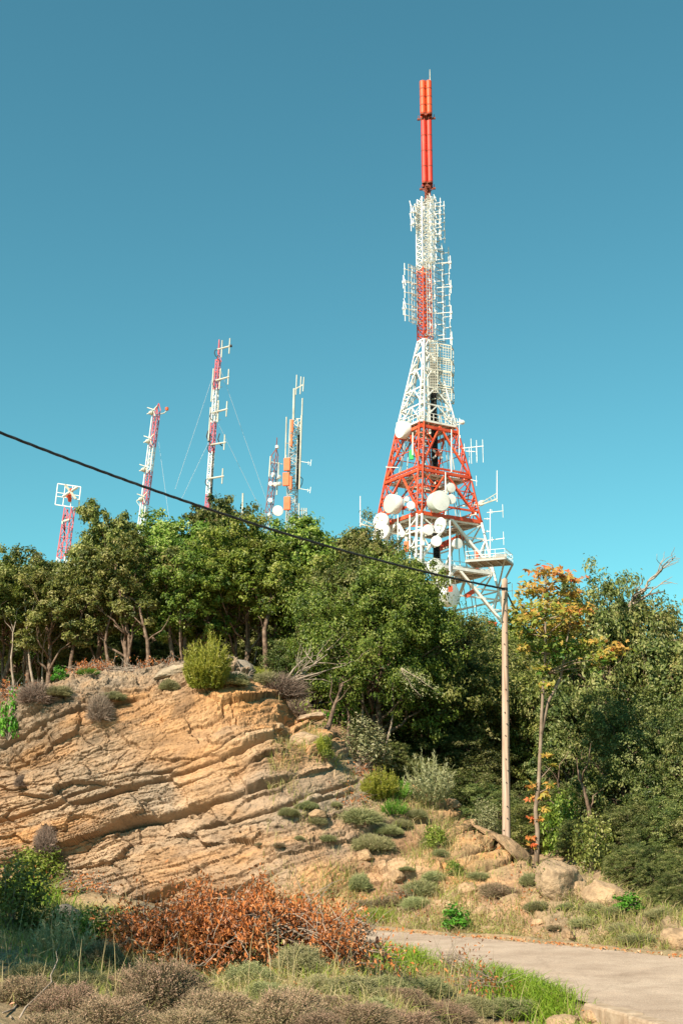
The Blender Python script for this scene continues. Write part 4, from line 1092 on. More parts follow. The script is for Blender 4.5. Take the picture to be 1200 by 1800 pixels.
far_dipoles('dipole_antenna', [(791, 461), (792, 504), (792.5, 549), (793.5, 595)], (.95, -.2, 0))
far_dipoles('dipole_antenna', [(708.5, 495.5), (709, 542)], (-.95, -.3, 0))
far_dipoles('dipole_antenna', [(726, 372), (726, 392)], (-.8, -.5, 0), 1.5)
far_dipoles('dipole_antenna', [(772.5, 375), (772.5, 393), (772.5, 411)], (.9, -.3, 0), 1.5)
# open frames below the red column
def frame_stack(m):
    for y0, y1, x0, x1 in ((604, 628, 769, 792), (631, 650, 768, 793), (652, 676, 769, 792), (680, 700, 770, 793)):
        Y = TY - 1; q = [P(x, y, Y) for x, y in ((x0, y0), (x1, y0 + 4), (x1, y1 + 4), (x0, y1))]
        q2 = [v + Vector((.5, 1.6, 0)) for v in q]
        for i in range(4): m.bar(q[i], q[(i + 1) % 4], .16); m.bar(q2[i], q2[(i + 1) % 4], .12); m.bar(q[i], q2[i], .12)
        for t in (.2, .4, .6, .8): m.bar(q[0].lerp(q[1], t), q[3].lerp(q[2], t), .075); m.bar(q[0].lerp(q[3], t), q[1].lerp(q[2], t), .06)
        m.bar(q[0], Vector((TX, TY, q[0].z)), .14); m.bar(q[3], Vector((TX, TY, q[3].z)), .14)
tb('frame_antenna', frame_stack, M['cream'])
def cage(m):
    Y = TY - 2.2
    for x in np.linspace(755, 768, 5): m.bar(P(x, 598, Y), P(x, 690, Y), .075)
    for y in np.arange(600, 692, 5): m.bar(P(755, y, Y), P(768, y, Y), .075)
    for s in (755, 768): m.bar(P(s, 600, Y), P(s, 600, TY), .1); m.bar(P(s, 688, Y), P(s, 688, TY), .1)
tb('frame_antenna', cage, M['cream'])

# --- dishes
def dish(px, py, rpx, az, dl=0.8, Yo=-7.0, kind='drum', face='dish', shroud='dish', label=None):
    """microwave dish; az: where it looks, degrees from the viewer towards the right; dl: shroud depth in radii"""
    Y = TY + Yo; c = P(px, py, Y); r = rpx * mpp(Y, c.z); a = math.radians(az)
    d = Vector((math.sin(a), -math.cos(a), 0))
    m = MB(); b = c - d * dl * r
    if kind == 'drum':
        m.lathe([(.12 * r, -.42 * r), (.55 * r, -.30 * r), (.88 * r, -.10 * r), (r * .99, 0), (r, .05 * r), (r, dl * r), (r * .96, dl * r)], b, d, 28)
    else:
        prof = [(.12 * r, -.30 * r), (.6 * r, -.16 * r), (r, .12 * r), (r * 1.02, .14 * r), (r * .98, .15 * r), (.6 * r, -.08 * r), (.15 * r, -.22 * r), (0, -.23 * r)]
        m.lathe(prof, b, d, 28)
    t = m.build('microwave_dish', M[shroud], tower, smooth=False)
    if label: t['label'] = label
    for p in t.data.polygons: p.use_smooth = True
    if kind == 'drum':
        m = MB(); m.lathe([(0, dl * r + .05 * r), (.6 * r, dl * r + .035 * r), (.97 * r, dl * r + .004)], b, d, 28); m.build('radome', M[face], t, smooth=True)
    else:
        m = MB(); m.bar(b - d * .2 * r, b + d * .65 * r, .12 * r); m.lathe([(0, .5 * r), (.16 * r, .5 * r), (.1 * r, .72 * r), (0, .72 * r)], b, d, 10); m.build('feed_horn', M['dish_grey'], t)
    m = MB(); back_ = b - d * .40 * r; m.bar(b - d * .2 * r, back_ - d * .5, .3)
    m.bar(back_ - d * .5 + Vector((0, 0, -r * .9)), back_ - d * .5 + Vector((0, 0, r * .9)), .2)
    m.bar(back_ - d * .5, back_ - d * .5 + (Vector((TX, TY, c.z)) - c) * .3, .18); m.build('bracket', M['cream'], t)
    return t
dish(684.5, 885, 17, -52, 1.0, -4.5, face='dish_grey', label='large drum dish on the left corner, facing away to the left')
dish(774, 880, 18.5, 24, 1.0, -8.5, shroud='dish_grey', label='largest round drum dish in the middle of the red section')
dish(793, 857, 8.6, 28, .6, -7.5); dish(793.5, 877, 8.8, 22, .5, -7.5)
dish(715, 877, 4.6, 12, .6, -8); dish(722, 888, 7.4, 10, .5, -8)
dish(771, 923, 14, -50, .3, -9, kind='open', label='open parabolic dish tilted aside below the largest drum')
dish(753, 931, 9.5, 16, .7, -9.5); dish(767, 951, 9.6, 8, .5, -9.5); dish(805, 955, 9.4, 30, .8, -8)
dish(765, 995, 13.5, 22, .6, -10.5); dish(781, 1022, 12.5, 20, .7, -11)
bd_ = dish(796, 1046, 20, 48, .9, -11, label='big white dish half hidden behind the oak crown')
m = MB(); cpos = P(791, 1035, TY - 12.6); m.box(cpos, .55, .12, .8); m.build('warning_plate', M['red'], bd_)
dish(703, 755, 15, -55, .9, -2.5, label='white drum dish high on the left edge of the upper deck')
dish(668, 916, 15, -35, .5, -3); dish(672, 934, 13, -45, .5, -4)
dish(827, 955, 8, 60, .5, -2, face='dish_grey', shroud='dish_grey')
dish(846.5, 884, 5, 20, .9, -3)
dish(742, 955, 4, 0, .5, -10); dish(706, 938, 6, -20, .6, -8)

# --- boxes, panels, whips, yagis
def panel(px, py, w, h, mat, name, Yo, az=-15, depth=.35, label=None):
    Y = TY + Yo; c = P(px, py, Y); k = mpp(Y, c.z); a = math.radians(az); d = Vector((math.sin(a), -math.cos(a), 0)); s = Vector((-d.y, d.x, 0))
    m = MB(); m.box(c, w * k, depth, h * k, (s, d, Vector((0, 0, 1)))); t = m.build(name, M[mat], tower)
    if label: t['label'] = label
    bvm = t.modifiers.new('bevel', 'BEVEL'); bvm.width = .05; bvm.segments = 2
    m = MB(); m.bar(c - d * .25 + Vector((0, 0, -h * k * .5)), c - d * .25 + Vector((0, 0, h * k * .9)), .12); m.bar(c - d * .25, c - d * .25 + (Vector((TX, TY, c.z)) - c) * .25, .12); m.build('bracket', M['cream'], t)
panel(723, 799.5, 7.6, 17.5, 'green_box', 'antenna_panel', -4.0, label='green antenna panel'); panel(714, 961, 8.4, 18.5, 'panel_orange', 'antenna_panel', -8.5, label='orange antenna panel')
panel(742.5, 955, 6, 7, 'dish', 'equipment_box', -9.6)
panel(835.5, 903.5, 3.4, 4.4, 'dish', 'equipment_box', -5)
def whip(px, y0, y1, Yo, ax=None, ay=None, r=.068, mat='white'):
    Y = TY + Yo; m = MB(); a, b = P(px, y0, Y), P(px, y1, Y); m.tube([a, b], [r * 1.25, r * .8], 6); t = m.build('whip_antenna', M[mat], tower)
    if ax:
        m = MB(); e = P(ax, ay, Y); m.bar(a + Vector((0, 0, .4)), e, .2); m.bar(a + Vector((0, 0, 1.3)), e + Vector((0, 0, .2)), .1)
        for tt in np.linspace(.1, .9, 5): m.bar(a.lerp(e, tt) + Vector((0, 0, .4)), a.lerp(e, tt + .1) + Vector((0, 0, 1.1 - .6 * tt)), .07)
        m.build('bracket', M['cream'], t)
whip(633, 926, 872, -4, 660, 928); whip(873, 882, 827, -3, 842, 888)
whip(808, 770, 765, -2); whip(806.5, 800, 745, -3, r=.05)
whip(861, 990, 895, -4, r=.08); whip(867, 990, 975, -5)
whip(699, 1060, 905, -7, r=.10); whip(720, 985, 905, -9, r=.12); whip(790.5, 1010, 915, -9.5, r=.12); whip(782.5, 905, 830, -8, r=.10)
whip(725, 800, 760, -4.5, r=.09); whip(793, 830, 755, -6, r=.08)
def yagi(px0, py0, px1, py1, els, Yo, lab=None):
    Y = TY + Yo; m = MB(); a, b = P(px0, py0, Y), P(px1, py1, Y); m.bar(a, b, .10)
    for t, h0, h1_ in els:
        c = a.lerp(b, t); k = mpp(Y, c.z); m.tube([c + Vector((0, 0, h0 * k)), c - Vector((0, 0, h1_ * k))], .048, 5)
    m.build('yagi_antenna', M['white'], tower)
yagi(812, 788, 849, 784, [(.1, 8, 6), (.42, 16, 30), (.68, 12, 26), (.97, 12, 30)], -3)
yagi(818, 793, 838, 794, [(.3, 8, 22), (.95, 8, 20)], -2)
yagi(678, 821, 700, 822, [(.05, 2, 2)], -3)
yagi(855, 901, 884, 898, [(.97, 12, 12), (.3, 5, 3)], -3); yagi(855, 950, 886, 946, [(.95, 12, 12), (.3, 5, 3)], -3)
yagi(826, 843, 838, 846, [(.9, 10, 9)], -2); yagi(888, 1040, 901, 1038, [(.9, 13, 12)], -4); yagi(888, 1088, 901, 1090, [(.9, 4, 3)], -4)
yagi(850, 912, 862, 912, [(.5, 2, 2)], -3); yagi(850, 934, 862, 934, [(.5, 2, 2)], -3)
# lamp on the upper deck
m = MB(); Y = TY - 2; m.bar(P(803, 743, Y), P(811, 739, Y), .12); m.bar(P(807, 735, Y), P(807, 745, Y), .1); m.bar(P(802, 747, Y), P(810, 745, Y), .1); m.lathe([(0, -.45), (.3, -.4), (.36, .2), (.2, .45), (0, .45)], P(811, 742, Y), (.9, -.3, -.3), 12); m.build('camera_head', M['dish'], tower)
# crossed dipoles seen inside the red section
for px, py in ((768.5, 798), (768.5, 845)):
    m = MB(); c = P(px, py, TY - 1.5); k = mpp(TY, c.z)
    for s in (1, -1): m.bar(c + Vector((-8 * k, 0, -8 * k * s)), c + Vector((8 * k, 0, 8 * k * s)), .26)
    cr = m.build('crossed_dipole', M['white'], tower)
    m = MB(); m.box(c - Vector((0, .25, 0)), .6, .3, .6); m.bar(c, c + Vector((-.4, 1.4, 0)), .2); m.build('hub', M['red'], cr)
for p0, p1, w in ((P(855, 1096, TY - 9), P(872, 1098, TY - 9), .6), (P(836, 965, TY - 3), P(838, 1000, TY - 3), .5), (P(818, 1048, TY - 6), P(832, 1039, TY - 6), .6), (P(770, 963, TY + 3), P(812, 945, TY - 1), .9)):
    m = MB(); m.bar(p0, p1, w); m.build('red_beam', M['red'], tower)
# concrete footings under the legs
m = MB()
for k in ring: c = cor(k, 1114); m.box((c.x, c.y, c.z - 1.0), 2.0, 2.0, 2.4)
m.build('footing', M['concrete'], tower)

# ------------------------------------------------------------------ smaller masts
def lattice(m, a, b, w0, w1, bands, n=30, sides=3, r=.05, wire=.035):
    """three or four chorded lattice from a to b; bands: (t0, t1, material index)"""
    a, b = Vector(a), Vector(b)
    def cp(k, t):
        g = 2 * math.pi * (k + .35) / sides; w = (w0 + (w1 - w0) * t) / (1.73 if sides == 3 else 1.414)
        return a.lerp(b, t) + Vector((math.cos(g) * w, math.sin(g) * w, 0))
    for t0, t1, mi in bands:
        m.mi = mi
        for k in range(sides): m.bar(cp(k, t0), cp(k, t1), r * 1.5)
        nn = max(2, int(n * (t1 - t0)))
        for i in range(nn):
            u0, u1 = t0 + (t1 - t0) * i / nn, t0 + (t1 - t0) * (i + 1) / nn
            for k in range(sides):
                p, q = (k, (k + 1) % sides) if i % 2 else ((k + 1) % sides, k)
                m.bar(cp(p, u0), cp(q, u1), wire * 1.5)
                m.bar(cp(k, u0), cp((k + 1) % sides, u0), wire * 1.2)
    m.mi = 0
def mast_base(px, py, Y):
    p = P(px, py, Y); return Vector((p.x, p.y, min(p.z, float(hill(p.x, Y)))))
def line_ext(pt, pb, Y):
    """base point on the hill along the photo's mast line"""
    t, b = P(*pt, Y), P(*pb, Y); g = float(hill(b.x, Y)) - .2
    k = (g - t.z) / (b.z - t.z); return t + (b - t) * k
# 1: short mast with a square grid antenna
def mast_grid():
    Y = 100; b, t = line_ext((124, 893), (116, 950), Y), P(123, 893, Y)
    root = empty('radio_mast', tuple(b)); tag(root, 'short pink and white lattice mast topped by a square grid antenna', 'radio mast')
    m = MB(); lattice(m, b, t, 1.0, .62, [(0, .55, 0), (.55, .78, 1), (.78, 1, 0)], 26, 4, .055, .03); m.build('lattice', [M['pink'], M['white']], root)
    k = mpp(Y, t.z); m = MB()
    q = [P(x, y, Y) for x, y in ((102, 850), (142.5, 856), (138, 893), (97.5, 887))]
    for i in range(4): m.bar(q[i], q[(i + 1) % 4], .07)
    for tt in (.33, .66): m.bar(q[0].lerp(q[1], tt), q[3].lerp(q[2], tt), .06)
    for tt in (.42, .6): m.bar(q[0].lerp(q[3], tt), q[1].lerp(q[2], tt), .05)
    g = m.build('grid_reflector', M['white'], root)
    m = MB(); Yf_ = Y - .9
    for x0, y0, x1, y1 in ((115, 852, 134, 877), (111, 873, 137, 856)): m.tube([P(x0, y0, Yf_), P(x1, y1, Yf_)], .11, 6)
    m.build('crossed_dipole', M['cream'], g)
    m = MB(); m.tube([P(126.5, 861, Yf_), P(119.5, 873, Y - .3)], .19, 8); m.tube([P(123, 867, Yf_), P(123, 880, Y)], .16, 8); m.build('feed_housing', M['red'], g)
    m = MB(); m.bar(P(112, 916, Y - .5), P(122, 913, Y - .5), .13); m.bar(P(110, 916, Y - .5), P(110, 921, Y - .5), .1); m.build('bracket', M['cream'], root)
    m = MB(); m.tube([P(116, 905, Y), P(112, 912, Y), P(113, 925, Y), P(114, 950, Y)], .05, 5); m.build('feeder_cable', M['dark'], root)
mast_grid()
def cross_ant(m, px, py, Y, s=1.0):
    """X of short tubes with a round hub"""
    k = mpp(Y, P(px, py, Y).z) * s; c = P(px, py, Y - .6)
    for dx0, dy0, dx1, dy1 in ((-9, -7, 5, -1), (-3, 3, 9, -9), (-9, 5, -2, 3), (1, -4, 6, 10)):
        m.bar(c + Vector((dx0 * k, 0, -dy0 * k)), c + Vector((dx1 * k, -.2, -dy1 * k)), .075)
    m.lathe([(0, -.2), (.17, -.16), (.21, .08), (.1, .22), (0, .22)], c + Vector((-2 * k, 0, -3 * k)), (-.5, -.8, .1), 10)
def mast_leaning():
    Y = 110; b, t = line_ext((277, 722), (250, 935), Y), P(277, 722, Y)
    root = empty('radio_mast', tuple(b)); tag(root, 'leaning pink and white lattice mast with five crossed antennas along one side', 'radio mast')
    L_ = b.z - t.z; f = lambda py: float((P(277, py, Y).z - b.z) / (t.z - b.z))
    m = MB(); lattice(m, b, t, .58, .50, [(0, f(886), 1), (f(886), f(828), 0), (f(828), f(785), 1), (f(785), 1, 0)], 60, 3, .05, .028)
    tip = P(279.5, 709, Y)
    for g in range(3): m.bar(t + Vector((math.cos(g * 2.1) * .3, math.sin(g * 2.1) * .3, 0)), tip, .07)
    m.build('lattice', [M['pink'], M['white']], root)
    m = MB(); m.tube([P(268, 728, Y - .5), P(241, 938, Y - .5)], .06, 6)
    for py in (740, 790, 840, 905): x = 268 - (py - 728) * .129; m.bar(P(x, py, Y - .5), P(x + 9, py - 4, Y), .06)
    m.build('side_pipe', M['white'], root)
    for px, py in ((268, 723), (262, 773), (254.5, 823), (250, 875)):
        m = MB(); cross_ant(m, px, py, Y); m.build('crossed_antenna', M['cream'], root)
    m = MB(); m.bar(P(249, 908, Y - .4), P(262, 900, Y - .4), .12); m.bar(P(240, 881, Y - .3), P(246, 890, Y - .3), .05); m.build('bracket', M['cream'], root)
    m = MB(); m.tube([P(281, 728, Y), P(289, 726, Y), P(293, 722, Y)], .05, 6); l = m.build('lamp_arm', M['cream'], root)
    m = MB(); m.lathe([(0, 0), (.16, 0), (.16, .26), (0, .3)], P(293.5, 721, Y), (0, 0, 1), 10); m.build('warning_lamp', M['red'], l)
    m = MB(); m.bar(P(247, 880, Y), mast_base(225, 940, Y - 3), .017); m.bar(P(275, 745, Y), mast_base(360, 900, Y + 2), .017); m.build('guy_wire', M['guy'], root)
mast_leaning()
def mast_dipoles():
    Y = 120; b, t = line_ext((384, 622), (362, 940), Y), P(384.5, 622, Y)
    root = empty('radio_mast', tuple(b)); tag(root, 'tallest guyed lattice mast with five dipole antennas on one side, banded pink and white', 'radio mast')
    f = lambda py: float((P(380, py, Y).z - b.z) / (t.z - b.z))
    m = MB(); lattice(m, b, t, .62, .5, [(0, f(868), 0), (f(868), f(795), 1), (f(795), f(742), 0), (f(742), f(684), 1), (f(684), .985, 0)], 90, 3, .055, .03)
    m.tube([t, P(385.5, 597, Y)], [.12, .06], 6); m.mi = 0
    for g in range(3): m.bar(P(384, 636, Y) + Vector((math.cos(g * 2.1) * .3, math.sin(g * 2.1) * .3, 0)), P(384.8, 620, Y), .07)
    m.build('lattice', [M['pink'], M['white']], root)
    for x0, y0, x1, y1, xs in ((382, 614.5, 406, 608, (390, 403.5)), (379, 669, 403, 662.5, (401.5,)), (374, 725.5, 400, 719, (398.5,)), (370, 782, 397, 777.5, (394.5,)), (366, 841.5, 393.5, 837, (391,))):
        m = MB(); Yq = Y - .5; m.tube([P(x0, y0, Yq), P(x1, y1, Yq)], .095, 8)
        for x in xs: yy = y0 + (y1 - y0) * (x - x0) / (x1 - x0); m.tube([P(x + .8, yy - 14, Yq), P(x - .8, yy + (16 if x < 395 and len(xs) > 1 else 13), Yq)], .065, 6)
        d = m.build('dipole_antenna', M['cream'], root)
        m = MB(); m.tube([P(x0, y0, Yq), P(x0 - 3.5, y0 + 1, Yq), P(x0 - 5, y0 + 6, Yq), P(x0 - 3, y0 + 11, Yq), P(x0 + .5, y0 + 14, Yq)], .05, 5)
        m.build('feed_cable', M['dark'], d)
    m = MB(); m.lathe([(0, -.12), (.15, -.12), (.15, .12), (0, .12)], P(406, 608, Y - .5), (1, 0, .2), 8); m.build('end_cap', M['dark'], root)
    for x0, y0, x1, y1 in ((375.5, 648, 371.5, 706), (370.5, 716, 366.5, 775), (388, 648, 385.5, 684), (384.5, 704, 382.5, 742)):
        m = MB(); m.tube([P(x0, y0, Y - .4), P(x1, y1, Y - .4)], .075, 6); m.bar(P(x1 + .5, y1 - 3, Y - .4), P(x1 + 5, y1 - 4, Y), .06); m.build('rod_antenna', M['cream'], root)
    m = MB()
    for x, y in ((366, 765), (370, 770), (386, 770)): m.tube([P(x, y - 8, Y - .3), P(x - 3, y + 2, Y - .3), P(x, y + 10, Y - .3), P(x + 5, y + 14, Y - .3)], .06, 5)
    m.tube([P(375, 790, Y + .2), P(372, 850, Y + .2), P(369, 900, Y + .2)], .13, 5)
    m.build('feeder_cable', M['dark'], root)
    m = MB()
    for x, y, xe, ye in ((372, 668, 308, 860), (388, 650, 472, 890), (384, 745, 470, 920), (368, 775, 318, 880), (376, 860, 420, 925), (388, 668, 400, 676)):
        m.bar(P(x, y, Y), P(xe, ye, Y + (3 if xe > 380 else -3)), .017)
    m.build('guy_wire', M['guy'], root)
mast_dipoles()
def mast_dishes():
    Y = 130; b, t = line_ext((486, 800), (474, 915), Y), P(483.5, 800, Y)
    root = empty('radio_mast', tuple(b)); tag(root, 'thin dark lattice mast carrying small white dishes, beside the orange panel mast', 'radio mast')
    m = MB(); lattice(m, b, t, .85, .75, [(0, .78, 1), (.78, 1, 0)], 34, 3, .045, .028)
    for g in range(3): m.bar(t + Vector((math.cos(g * 2.1 + .7) * .42, math.sin(g * 2.1 + .7) * .42, 0)), P(485.5, 789, Y), .07)
    m.tube([P(485.5, 790, Y), P(487, 769, Y)], [.07, .04], 5); m.build('lattice', [M['rust_steel'], M['steel']], root)
    for px, py, r, az, dl in ((478.5, 834.5, 4.2, -60, .7), (475.5, 850, 3.8, -10, .6), (483.5, 851, 3.8, 15, .6), (492, 838, 3.6, 40, .8), (493, 850, 3.6, 40, .8), (475, 879, 4, 0, .6), (488.5, 897.5, 9.5, 10, .3), (472, 905, 3.6, -60, .5)):
        Yd = Y - .9; c = P(px, py, Yd); rr_ = r * mpp(Yd, c.z); a = math.radians(az); d = Vector((math.sin(a), -math.cos(a), 0))
        m = MB(); m.lathe([(.1 * rr_, -.4 * rr_), (.7 * rr_, -.2 * rr_), (rr_, 0), (rr_, dl * rr_), (0, dl * rr_ + .03)], c - d * dl * rr_, d, 18); m.bar(c - d * rr_, (c.x * .5 + P(480, py, Y).x * .5, Y, c.z), .12); m.build('microwave_dish', M['dish'], root, smooth=False)
    m = MB()
    for x0, y0, x1, y1 in ((475.5, 802, 473, 838), (490, 813, 489, 842), (487.5, 842, 486.5, 870)): m.tube([P(x0, y0, Y - .5), P(x1, y1, Y - .5)], .075, 6)
    m.bar(P(474, 811, Y - .4), P(497, 816, Y - .4), .06); m.build('rod_antenna', M['cream'], root)
    m = MB(); m.lathe([(0, -.2), (.2, -.2), (.2, .1), (0, .2)], P(487, 785, Y), (0, 0, 1), 10); m.build('warning_lamp', M['dish'], root)
mast_dishes()
def mast_panels():
    Y = 120; b, t = line_ext((517, 740), (511, 915), Y), P(518.5, 739, Y)
    root = empty('radio_mast', tuple(b)); tag(root, 'grey square lattice mast with stacked orange antenna panels and tall whips', 'radio mast')
    m = MB(); lattice(m, b, t, 1.0, .80, [(0, .9, 0), (.9, 1, 1)], 46, 4, .06, .04); m.build('lattice', [M['steel'], M['cream']], root)
    for px, py, w, h in ((513.2, 749, 5, 23), (512.2, 774, 4.2, 22), (504.5, 816.5, 11.5, 23), (503, 842.5, 12, 24), (510.8, 849, 5.5, 24), (504.8, 885, 12, 24)):
        c = P(px, py, Y - 1.0); k = mpp(Y, c.z); a = math.radians(-12); d = Vector((math.sin(a), -math.cos(a), 0)); s = Vector((-d.y, d.x, 0))
        m = MB(); m.box(c, w * k, .28, h * k, (s, d, Vector((0, 0, 1)))); pn = m.build('antenna_panel', M['panel_orange'], root); bvm = pn.modifiers.new('bevel', 'BEVEL'); bvm.width = .05; bvm.segments = 2
        m = MB(); m.bar(c - d * .3 + Vector((0, 0, -h * k * .55)), c - d * .3 + Vector((0, 0, h * k * .55)), .1); m.bar(c - d * .3, c - d * .9, .1); m.build('bracket', M['cream'], pn)
    for x0, y0, x1, y1, r in ((515.5, 740, 517, 683, .11), (503.5, 733, 501.5, 810, .07), (531.5, 700, 529.5, 760, .07), (530, 730, 526, 860, .09), (525.5, 885, 525.5, 915, .06), (530.5, 893, 530.5, 915, .05), (534.5, 893, 534.5, 915, .05), (538.5, 893, 538.5, 915, .05), (503, 800, 502, 808, .06)):
        m = MB(); m.tube([P(x0, y0, Y - .3), P(x1, y1, Y - .3)], r, 6)
        if y0 < 880: m.bar(P(x1, (y0 * .4 + y1 * .6), Y - .3), P(515, (y0 * .4 + y1 * .6), Y), .06)
        else: m.bar(P(x0, y0 + 4, Y - .3), P(526, y0 + 5, Y - .3), .05)
        m.build('rod_antenna', M['cream'], root)
    m = MB(); m.bar(P(517, 685, Y - .3), P(533, 676, Y - .3), .1)
    for x, y0, y1 in ((521, 659, 694), (528.5, 662, 693), (533.5, 663, 688)): m.tube([P(x + .6, y0, Y - .3), P(x - 1, y1, Y - .3)], .06, 5)
    m.build('yagi_antenna', M['cream'], root)
    for x0, y0, x1, y1 in ((527, 811, 546, 814), (527, 859, 545, 862)):
        m = MB(); m.bar(P(x0, y0, Y - .3), P(x1, y1, Y - .3), .05); m.bar(P(x1 + 1, y1 - 6, Y - .3), P(x1 - .5, y1 + 5, Y - .3), .05); m.bar(P(x1 - 4, y1 - 3, Y - .3), P(x1 - 4, y1 + 3, Y - .3), .05); m.build('dipole_antenna', M['white'], root)
    m = MB(); m.tube([P(525, 765, Y), P(523.5, 800, Y), P(523, 860, Y)], .12, 6); m.tube([P(527, 858, Y), P(531, 850, Y), P(532, 842, Y), P(528, 838, Y)], .04, 5); m.build('feeder_cable', M['dark'], root)
mast_panels()
m = MB(); a = P(426, 905, 118); m.tube([mast_base(425, 905, 118), P(427, 867, 118)], .08, 6); m.bar(P(424, 896, 118), P(428, 895, 118), .06)
ob = m.build('whip_mast', M['cream'], origin=tuple(mast_base(425, 905, 118))); tag(ob, 'lone thin white whip mast above the trees between the dipole mast and the dish mast', 'antenna')
# ------------------------------------------------------------------ boulders and slabs
def boulder(name, c, dims, seed, label, rz=0.0, tilt=(0, 0), col=(0.38, 0.255, 0.155), cuts=7, grp=None, lift=.3):
    bm = bmesh.new(); bmesh.ops.create_icosphere(bm, subdivisions=5, radius=1.0)
    V = np.array([v.co[:] for v in bm.verts]); rr = np.random.RandomState(seed)
    for _ in range(cuts):
        n = unit(rr.randn(3)); n[2] = abs(n[2]) * .8; n = unit(n); d = rr.uniform(.55, .85)
        q = V @ n; V = V - np.maximum(q - d, 0)[:, None] * n * .92
    V *= (1 + .13 * fbm(V[:, 0] * 2, V[:, 1] * 2, V[:, 2] * 2, 4, seed)[:, None] + .07 * fbm(V[:, 0] * 6, V[:, 1] * 6, V[:, 2] * 9, 4, seed + 5, gain=.6)[:, None])
    V *= np.array(dims) / 2
    R = np.array(Matrix.Rotation(rz, 3, 'Z') @ Matrix.Rotation(tilt[0], 3, 'X') @ Matrix.Rotation(tilt[1], 3, 'Y'))
    V = V @ R.T
    F = np.array([[v.index for v in f.verts] for f in bm.faces]); bm.free()
    base = np.array(col)[None] * (1 + .25 * fbm(V[:, 0] * 3, V[:, 1] * 3, V[:, 2] * 3, 4, seed + 9)[:, None])
    base = base * (1 - .35 * sstep(.15, .5, fbm(V[:, 0] * 5, V[:, 1] * 5, V[:, 2] * 5, 3, seed + 12)))[:, None]
    o = link(name, mesh_np(name, V, F, M['rock'], col=base, smooth=True), None, (c[0], c[1], c[2] + dims[2] * lift))
    tag(o, label, 'rock', grp); return o
def at_c(px, py, dy=0.0):
    p = pick_cliff(px, py); return Vector((p.x, p.y + dy, p.z))
K = mpp(24)
boulder('boulder', at_c(982, 1568), (.82, .8, .86), 5, 'tall upright boulder with a flat sunlit face at the end of the bank', rz=.9, lift=.25, cuts=5, col=(.36, .25, .16))
boulder('boulder', at_c(1012, 1572, .3), (.55, .6, .62), 4, 'smaller boulder leaning against the tall upright one', rz=1.2)
boulder('boulder', at_c(1068, 1582, .1), (.9, .7, .5), 6, 'wide rounded boulder beyond the tall one, nearest the dark trees', rz=-.2, lift=.2, tilt=(0, .15))
boulder('boulder', at_c(1192, 1658), (.5, .5, .4), 8, 'small pale stone by the road at the picture edge', lift=.2)
boulder('boulder', at_c(1030, 1555, .4), (.6, .5, .4), 9, 'low block between the tall boulder and the wide boulder', lift=.1)
boulder('rock_slab', at_c(905, 1506, .1), (1.35, 1.0, .30), 16, 'thick tilted slab sliding down the bank below the wooden pole', rz=.25, tilt=(.5, .68), col=(.36, .235, .14), cuts=18, lift=.5)
boulder('rock_slab', at_c(868, 1468, .2), (.95, .7, .14), 12, 'thin splintered slab lying just left of the pole foot', rz=.1, tilt=(.25, .45), col=(.36, .235, .14), cuts=18, lift=.5)
boulder('rock_slab', at_c(548, 1212, .5), (.95, .8, .22), 13, 'flat ledge slab jutting out under the big oak', rz=.2, tilt=(-.1, -.28), col=(.44, .30, .20), cuts=12, lift=.3)
boulder('rock_slab', at_c(548, 1262, .2), (.9, .8, .2), 14, 'second ledge slab below the jutting one', rz=-.1, tilt=(-.1, -.2), col=(.40, .28, .19), cuts=12, lift=.3)
boulder('rock_slab', at_c(532, 1300, .1), (.75, .6, .34), 15, 'blocky rock under the two ledge slabs', rz=.5, tilt=(0, -.2), col=(.42, .29, .19), cuts=10, lift=.2)
boulder('boulder', (*P(420, 1172, 30.6)[:2], P(420, 1172, 30.6).z), (1.15, 1.0, .62), 17, 'grey rounded cap boulder behind the yellow green shrub', rz=.2, col=(.30, .25, .20), lift=-.1)
boulder('boulder', at_c(424, 1190, .1), (.62, .6, .3), 18, 'small split stone under the cap boulder', rz=.7, col=(.33, .26, .2), lift=.1)
boulder('boulder', at_c(305, 1178, .2), (1.1, .7, .32), 19, 'layered grey rock on the rim left of the yellow green shrub', rz=.1, tilt=(0, -.3), col=(.36, .28, .2), cuts=12, lift=.2)
boulder('boulder', Vector((2.12, 12.75, -.16)), (.36, .28, .2), 21, 'sandy stone beside the bright grass on the road edge', rz=.2, lift=.1, col=(.38, .26, .16))
boulder('boulder', Vector((2.3, 11.75, -.22)), (.28, .24, .16), 22, 'small sandy stone in front of the kerb end', rz=.9, lift=.1, col=(.38, .26, .16))
boulder('boulder', pick_ground(122, 1625), (.42, .4, .32), 23, 'grey stone in the dark shaded scrub', rz=.2, lift=.2, col=(.2, .17, .14))
for k, (px, py, s) in enumerate([(855, 1632, .22), (870, 1605, .25), (940, 1620, .2), (900, 1580, .3), (790, 1575, .25), (1000, 1640, .2), (845, 1600, .3), (800, 1780, .14), (1040, 1790, .16), (985, 1765, .14), (1060, 1640, .18), (700, 1545, .3), (820, 1560, .34), (560, 1430, .3), (690, 1395, .25), (640, 1500, .3), (840, 1440, .25), (495, 1275, .25), (800, 1410, .3)]):
    p = at_c(px, py) if py < 1655 else pick_ground(px, py)
    boulder('stone', p, (s * 1.4, s, s * .8), 30 + k, 'small angular tan stone lying loose on the bank or verge', rz=k, lift=.05, col=(.38, .25, .15), grp='loose stones')

